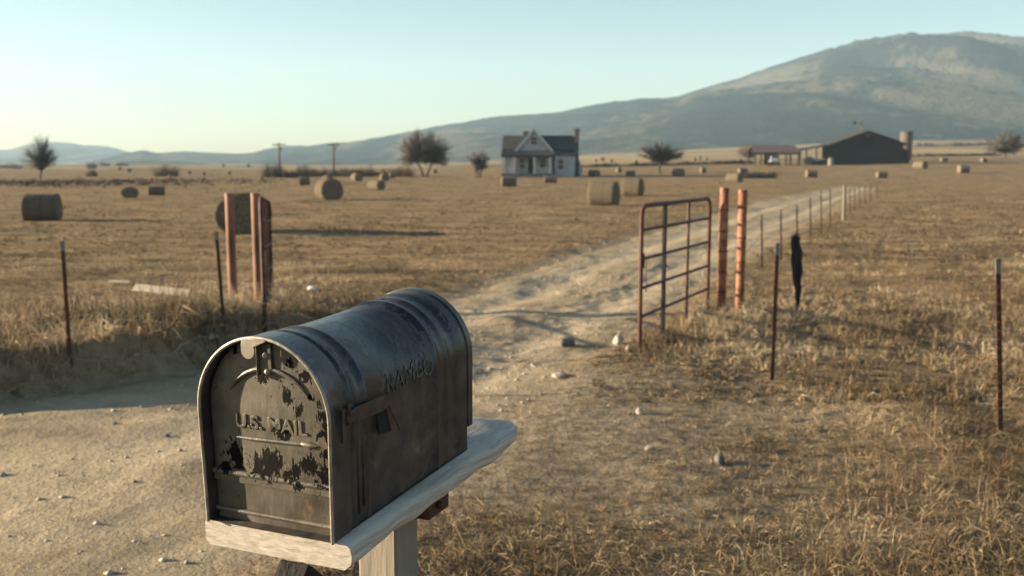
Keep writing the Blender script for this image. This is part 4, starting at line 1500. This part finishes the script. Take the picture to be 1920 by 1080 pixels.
# ------------------------------------------------------------------ farmhouse
def build_house():
    base = ground_hit(1010, 331)
    k = base.y / 1824
    root = thing('farmhouse', 'white timber farmhouse with steep front gable, porch and dark roof', 'house', base, (0, 0, R(-2)))
    X = lambda px: (px - 1010) * k
    Z = lambda py: (331 - py) * k
    zr, ze = Z(256), Z(279)
    dep = 6.4
    # main block and side walls with gable ends
    mb = MB()
    x0, x1 = X(946), X(1079)
    prof = [(0.0, -.3), (0.0, ze), (dep / 2, zr - .15), (dep, ze), (dep, -.3)]
    mb.prism(prof, 'x', x0, x1)
    # projecting front wing
    gx0, gx1, ap = X(966), X(1036), Z(243)
    gc = (gx0 + gx1) / 2
    zg = Z(287)
    mb.prism([(gx0, -.3), (gx0, zg), (gc, ap - .12), (gx1, zg), (gx1, -.3)], 'y', -.9, dep * .55)
    mb.build('wall', M['siding'], root)
    # main roof as two slabs
    mb = MB()
    for s in (0, 1):
        yE, yR = (-.45, dep / 2) if s == 0 else (dep + .45, dep / 2)
        zE = ze - .30
        a = [(x0 - .35, yE, zE), (x1 + .35, yE, zE), (x1 + .35, yR, zr), (x0 - .35, yR, zr)]
        mb.rings([a, [(p[0], p[1], p[2] + .18) for p in a]])
    roof = mb.build('roof', M['roof_dark'], root)
    # gable roof over the front wing
    mb = MB()
    for s in (-1, 1):
        xe = gc + s * ((gx1 - gx0) / 2 + .38)
        zE = zg - .35
        a = [(xe, -1.25, zE), (gc, -1.25, ap), (gc, dep * .6, ap), (xe, dep * .6, zE)]
        mb.rings([a, [(p[0], p[1], p[2] + .16) for p in a]])
    mb.build('gable_roof', M['roof_dark'], root)
    # white bargeboards
    mb = MB()
    for s in (-1, 1):
        xe = gc + s * ((gx1 - gx0) / 2 + .40)
        a = [(xe, -1.30, zg - .55), (gc, -1.30, ap - .22), (gc, -1.30, ap + .20), (xe, -1.30, zg - .13)]
        mb.rings([a, [(p[0], p[1] + .045, p[2]) for p in a]])
    mb.build('bargeboard', M['trim'], root)
    # gable window
    wnd(root, gc - .45, gc + .45, Z(272), Z(258), -.905)
    # porch
    fx0, fx1 = X(941), X(1038)
    zp0, zp1 = Z(293), Z(285)
    mb = MB()
    a = [(fx0, -3.0, zp0), (fx1, -3.0, zp0), (fx1, -.85, zp1), (fx0, -.85, zp1)]
    mb.rings([a, [(p[0], p[1], p[2] + .16) for p in a]])
    mb.box(((fx0 + fx1) / 2, -2.9, zp0 - .12), (fx1 - fx0 - .2, .12, .22))
    mb.build('porch_roof', M['roof_dark'], root)
    MB().box(((fx0 + fx1) / 2, -1.95, .22), (fx1 - fx0, 2.1, .44)).build('porch_floor', M['grey_wood'], root)
    for px in (944, 966, 1002, 1031):
        mb = MB()
        mb.box((X(px), -2.88, (zp0 - .2 + .44) / 2), (.26, .26, zp0 - .24 - .44))
        mb.box((X(px), -2.88, .55), (.36, .36, .18)); mb.box((X(px), -2.88, zp0 - .34), (.36, .36, .16))
        mb.build('porch_post', M['trim'], root)
    for a_, b_ in ((944, 966), (1002, 1031)):
        mb = MB()
        mb.box(((X(a_) + X(b_)) / 2, -2.88, 1.2), (X(b_) - X(a_) - .3, .06, .07))
        for i in range(9):
            mb.box((X(a_) + .3 + (X(b_) - X(a_) - .6) * i / 8, -2.88, .82), (.04, .04, .7))
        mb.build('porch_railing', M['trim'], root)
    mb = MB()
    for i in range(3):
        mb.box((X(990), -3.15 - .28 * i, .33 - .14 * i), (1.5, .3, .14))
    mb.build('steps', M['grey_wood'], root)
    mb = MB(); mb.box((X(997), -.93, .44 + 1.05), (.95, .06, 2.1))
    d = mb.build('door', M['dark'], root)
    mb = MB(); mb.box((X(997) - .56, -.95, 1.5), (.12, .08, 2.15)); mb.box((X(997) + .56, -.95, 1.5), (.12, .08, 2.15)); mb.box((X(997), -.95, 2.62), (1.3, .08, .12))
    mb.build('door_frame', M['trim'], d)
    wnd(root, X(974), X(984), 1.1, 2.5, -.905)
    wnd(root, X(1012), X(1023), 1.1, 2.5, -.905)
    # right bay with its own awning roof
    bx0, bx1 = X(1040), X(1076)
    MB().box(((bx0 + bx1) / 2, -.75, 1.3), (bx1 - bx0, 1.5, 3.2)).build('side_bay', M['siding'], root)
    mb = MB()
    a = [(bx0 - .1, -1.75, Z(291)), (bx1 + .2, -1.75, Z(293)), (bx1 + .2, .05, Z(285)), (bx0 - .1, .05, Z(284))]
    mb.rings([a, [(p[0], p[1], p[2] + .15) for p in a]])
    mb.build('awning_roof', M['roof_dark'], root)
    wnd(root, X(1046), X(1056), 1.0, 2.4, -1.505)
    # chimneys
    mb = MB(); mb.box((X(985), dep / 2, (zr - .8 + Z(246)) / 2), (.7, .7, Z(246) - zr + .8)); mb.box((X(985), dep / 2, Z(246) - .12), (.84, .84, .2))
    mb.build('chimney', M['chimney'], roof)
    mb = MB()
    cx = X(1080) + .1
    mb.box((cx, dep / 2 - 1.6, Z(244) / 2), (.62, .9, Z(244) + .4)); mb.box((cx, dep / 2 - 1.6, Z(244)), (.8, 1.05, .25))
    mb.box((cx, dep / 2 - 1.6, 1.0), (1.0, 1.5, 2.4))
    mb.build('chimney', M['chimney'], root)
    # low lean-to on the right end
    mb = MB(); mb.prism([(x1 + .5, -.3), (x1 + .5, 2.3), (x1 + 1.0, 1.0), (x1 + 1.0, -.3)], 'y', -.3, 4.5)
    mb.build('side_shed', M['siding'], root)


def wnd(root, x0, x1, z0, z1, y):
    mb = MB()
    t = .09
    mb.box(((x0 + x1) / 2, y - .03, z1 + t / 2), (x1 - x0 + 2 * t, .07, t)); mb.box(((x0 + x1) / 2, y - .03, z0 - t / 2), (x1 - x0 + 2 * t, .09, t))
    mb.box((x0 - t / 2, y - .03, (z0 + z1) / 2), (t, .065, z1 - z0)); mb.box((x1 + t / 2, y - .03, (z0 + z1) / 2), (t, .065, z1 - z0))
    mb.box(((x0 + x1) / 2, y - .02, (z0 + z1) / 2), (x1 - x0, .05, .05))
    w = mb.build('window', M['trim'], root)
    MB().box(((x0 + x1) / 2, y - .004, (z0 + z1) / 2), (x1 - x0, .012, z1 - z0)).build('pane', M['glass'], w)


# ------------------------------------------------------------------ barn and sheds
def build_barn():
    base = at_dist(1625, 200)
    k = base.y / 1824
    pb = project(base)
    X = lambda px: (px - 1625) * k
    Z = lambda py: (311 - py) * k
    root = thing('barn', 'big dark gabled barn with a loft opening', 'barn', base, (0, 0, R(-3)))
    x0, x1 = X(1561), X(1691)
    ap = Z(248)
    zl, zrr = Z(271), Z(270)
    dep = 8.0
    MB().prism([(x0, -.5), (x0, zl - .25), (0, ap - .35), (x1, zrr - .25), (x1, -.5)], 'y', 0, dep).build('wall', M['barn'], root)
    mb = MB()
    for xe, ze in ((x0 - .7, zl - .55), (x1 + .6, zrr - .55)):
        a = [(xe, -.6, ze), (0, -.6, ap - .28), (0, dep + .4, ap - .28), (xe, dep + .4, ze)]
        mb.rings([a, [(p[0], p[1], p[2] + .28) for p in a]])
    mb.build('roof', M['barn_roof'], root)
    # loft opening
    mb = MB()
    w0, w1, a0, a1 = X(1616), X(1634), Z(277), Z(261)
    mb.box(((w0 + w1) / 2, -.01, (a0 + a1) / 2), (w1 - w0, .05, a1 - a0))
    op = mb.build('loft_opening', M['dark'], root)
    mb = MB()
    mb.box((w0 - .08, -.05, (a0 + a1) / 2), (.16, .1, a1 - a0)); mb.box((w1 + .08, -.05, (a0 + a1) / 2), (.16, .1, a1 - a0))
    mb.box(((w0 + w1) / 2, -.05, a1 + .08), (w1 - w0 + .32, .1, .16)); mb.box(((w0 + w1) / 2, -.06, (a0 + a1) / 2), (.14, .08, a1 - a0))
    mb.build('opening_frame', M['barn'], op)
    # pale round vent at the apex
    mb = MB()
    pts = [(.02 + .42 * math.cos(a), -.06, Z(254) + .42 * math.sin(a)) for a in np.linspace(0, 2 * math.pi, 25)]
    mb.tube(pts, .1, 6)
    mb.build('gable_ring', M['grey_wood'], root, True)
    # big double doors
    mb = MB()
    mb.box((-1.3, -.04, 1.6), (2.5, .08, 3.2)); mb.box((1.3, -.04, 1.6), (2.5, .08, 3.2))
    mb.build('barn_door', M['barn'], root, False, .02)
    # lean-to roof joining barn and red shed
    mb = MB()
    a = [(X(1498), -.4, Z(286)), (x0 - .72, -.4, zl - .55), (x0 - .72, 9, zl - .55), (X(1498), 9, Z(286))]
    mb.rings([a, [(p[0], p[1], p[2] + .24) for p in a]])
    lean = mb.build('lean_to_roof', M['barn_roof'], root)
    for px in (1502, 1532):
        for y in (.1, 8.5):
            zt = np.interp(px, [1498, 1555], [Z(286), zl - .6])
            MB().box((X(px), y, zt / 2 - .2), (.22, .22, zt + .4)).build('lean_to_post', M['pole_wood'], root)
    MB().prism([(x1 + .02, -.5), (x1 + .02, Z(276)), (X(1710), Z(284)), (X(1713), -.5)], 'y', 3.0, 9).build('side_shed', M['barn'], root)
    # silo behind the right eave
    sp = at_dist(1697, 222); ks = sp.y / 1824
    s = thing('silo', 'round silo rising behind the right end of the barn', 'silo', sp)
    hs = (project((sp.x, sp.y, sp.z))[1] - 247) * ks
    MB().tube([(0, 0, -.5), (0, 0, hs * .97)], 11.0 * ks, 24).build('silo_wall', M['silo'], s, True)
    MB().tube([(0, 0, hs * .97), (0, 0, hs)], [11.2 * ks, 10.6 * ks], 24).build('silo_cap', M['barn_roof'], s, True)
    for z in (.2, .4, .6, .8):
        MB().tube([(0, 0, hs * z), (0, 0, hs * z + .1)], 11.2 * ks, 24).build('hoop', M['chimney'], s, True)
    # pale pole behind the roof, a dark blob on its arm
    yp = at_dist(1612, 219); ky = yp.y / 1824
    y = thing('pale_pole', 'tall pale pole with a dark blob on an arm behind the barn roof', 'light pole', yp)
    hy = (project((yp.x, yp.y, yp.z))[1] - 227) * ky
    MB().tube([(0, 0, -.3), (0, 0, hy)], [.26, .2], 8).build('pole', M['silo'], y, True)
    MB().tube([(0, 0, hy - .75), (-1.45, 0, hy - .55)], .04, 6).build('arm', M['pole_wood'], y)
    MB().tube([(-1.9, 0, hy - .55), (-1.55, 0, hy - .45), (-1.2, 0, hy - .62)], [.22, .34, .2], 8).build('dark_blob', M['dark'], y, True)
    # red roofed open shed
    sb = at_dist(1456, 198)
    kk = sb.y / 1824
    XX = lambda px: (px - 1456) * kk
    bb = project((sb.x, sb.y, sb.z))[1]
    ZZ = lambda py: (bb - py) * kk
    sh = thing('open_shed', 'open fronted shed with a red brown metal roof left of the barn', 'shed', sb, (0, 0, R(-5)))
    mb = MB()
    a = [(XX(1412), -.3, ZZ(287)), (XX(1500), -.3, ZZ(287)), (XX(1497), 5.0, ZZ(273)), (XX(1415), 5.0, ZZ(273))]
    mb.rings([a, [(p[0], p[1], p[2] + .14) for p in a]])
    b = [(XX(1415), 5.02, ZZ(273)), (XX(1497), 5.02, ZZ(273)), (XX(1500), 9.0, ZZ(285)), (XX(1412), 9.0, ZZ(285))]
    mb.rings([b, [(p[0], p[1], p[2] + .14) for p in b]])
    mb.build('roof', M['red_roof'], sh)
    MB().box(((XX(1412) + XX(1500)) / 2, -.25, ZZ(288.5)), (XX(1500) - XX(1412), .12, .3)).build('fascia', M['barn'], sh)
    for px in (1416, 1440, 1473, 1496):
        for yy in (0.0, 8.6):
            MB().box((XX(px), yy, ZZ(288) / 2 - .2), (.3, .26, ZZ(288) + .3)).build('shed_post', M['silo' if px in (1473, 1496) else 'pole_wood'], sh)
    MB().box(((XX(1446) + XX(1470)) / 2, 8.7, ZZ(300)), (XX(1470) - XX(1446), .12, 3.0)).build('back_wall', M['barn'], sh)
    # farm truck in the shed
    t0 = Vector((sb.x + XX(1457), sb.y + 2.2, sb.z))
    tr = thing('farm_truck', 'grey blue farm truck parked in shade beneath the red roofed shed', 'truck', t0, (0, 0, R(80)))
    MB().box((.2, 0, .95), (4.2, 1.75, .55)).build('body', M['vehicle'], tr, False, .08)
    MB().prism([(-1.9, 1.2), (-1.55, 1.95), (-.35, 1.98), (.05, 1.2)], 'y', -.8, .8).build('cab', M['vehicle'], tr, False, .08)
    MB().prism([(-1.86, 1.28), (-1.6, 1.85), (-1.57, 1.85), (-1.83, 1.28)], 'y', -.7, .7).build('windscreen', M['glass'], tr)
    for x in (-1.2, 1.5):
        for yv in (-.85, .85):
            MB().tube([(x, yv - .12, .38), (x, yv + .12, .38)], .38, 16).build('wheel', M['tyre'], tr, True)
    # clutter under the lean-to
    h0 = at_dist(1523, 197)
    hb = rock('pale heap of loose hay under the lean to roof', 1523, 311, 22, 17, 'hay', 31, 'hay_heap', 'hay heap')
    hb.location = (h0.x, h0.y + 2, h0.z + .6)
    t1 = at_dist(1558, 196)
    tk = thing('water_tank', 'white round water tank at the left corner of the barn', 'tank', (t1.x, t1.y, t1.z))
    MB().tube([(0, 0, 0), (0, 0, 1.3), (0, 0, 1.5)], [.6, .6, .35], 16).build('tank_body', M['barrel'], tk, True)
    MB().tube([(0, 0, 1.5), (0, 0, 1.6)], .18, 10).build('lid', M['dark'], tk, True)
    t2 = at_dist(1545, 198)
    for dx, sc, lb in ((0, 1.0, 'dark wooden crate under the lean to beside the white tank'), (-14.0, .8, 'smaller dark crate between the hay heap and the shed post')):
        cr = thing('crate', lb, 'crate', (t2.x + dx * .11, t2.y + 1, t2.z), (0, 0, .2), 'crates under the lean to')
        MB().box((0, 0, .55 * sc), (1.3 * sc, 1.1 * sc, 1.1 * sc)).build('crate_body', M['barn'], cr, False, .02)
        mb = MB()
        for z in (.15, .55, .95): mb.box((0, -.58 * sc, z * sc), (1.34 * sc, .05, .2 * sc))
        mb.build('front_slats', M['pole_wood'], cr)
    # brush pile below the shed
    bp = ground_hit(1412, 334)
    bush('brush_pile', 'tangled dark brush pile on the field below the red roofed shed', 'brush pile', bp, 5.2, 1.1, 77, 'twig_dark', 2600, .07)


def build_hedges():
    def ln(px0, px1, y0, y1, n=12):
        return [((px0 + (px1 - px0) * t - 960) / 1824 * (y0 + (y1 - y0) * t), y0 + (y1 - y0) * t) for t in np.linspace(0, 1, n)]
    hedge('hedge', 'low dark brush line across the field behind the dark spreading tree', ln(1085, 1410, 215, 222), .8, 2.0, 5)
    hedge('hedge', 'low dark brush line on the ridge right of the silo', ln(1712, 1866, 262, 268), .9, 2.0, 6, 1800)
    hedge('hedge', 'dark rough ditch growth below the conical tree at left', ln(-160, 270, 92, 99), .30, 24.0, 7, 3600, 'twig_red')
    hedge('hedge', 'faint hedge line on the pale terrace right of the silo', ln(1715, 1900, 480, 500), 1.8, 2.5, 8, 1500)


build_materials()
mailbox_materials()
build_ground()
build_road()
build_mountains()
build_house()
build_barn()
build_fences()
build_mailbox()
build_bales()
build_poles()
build_trees()
build_hedges()
build_rocks()
build_gravel()
build_grass()
build_haze()
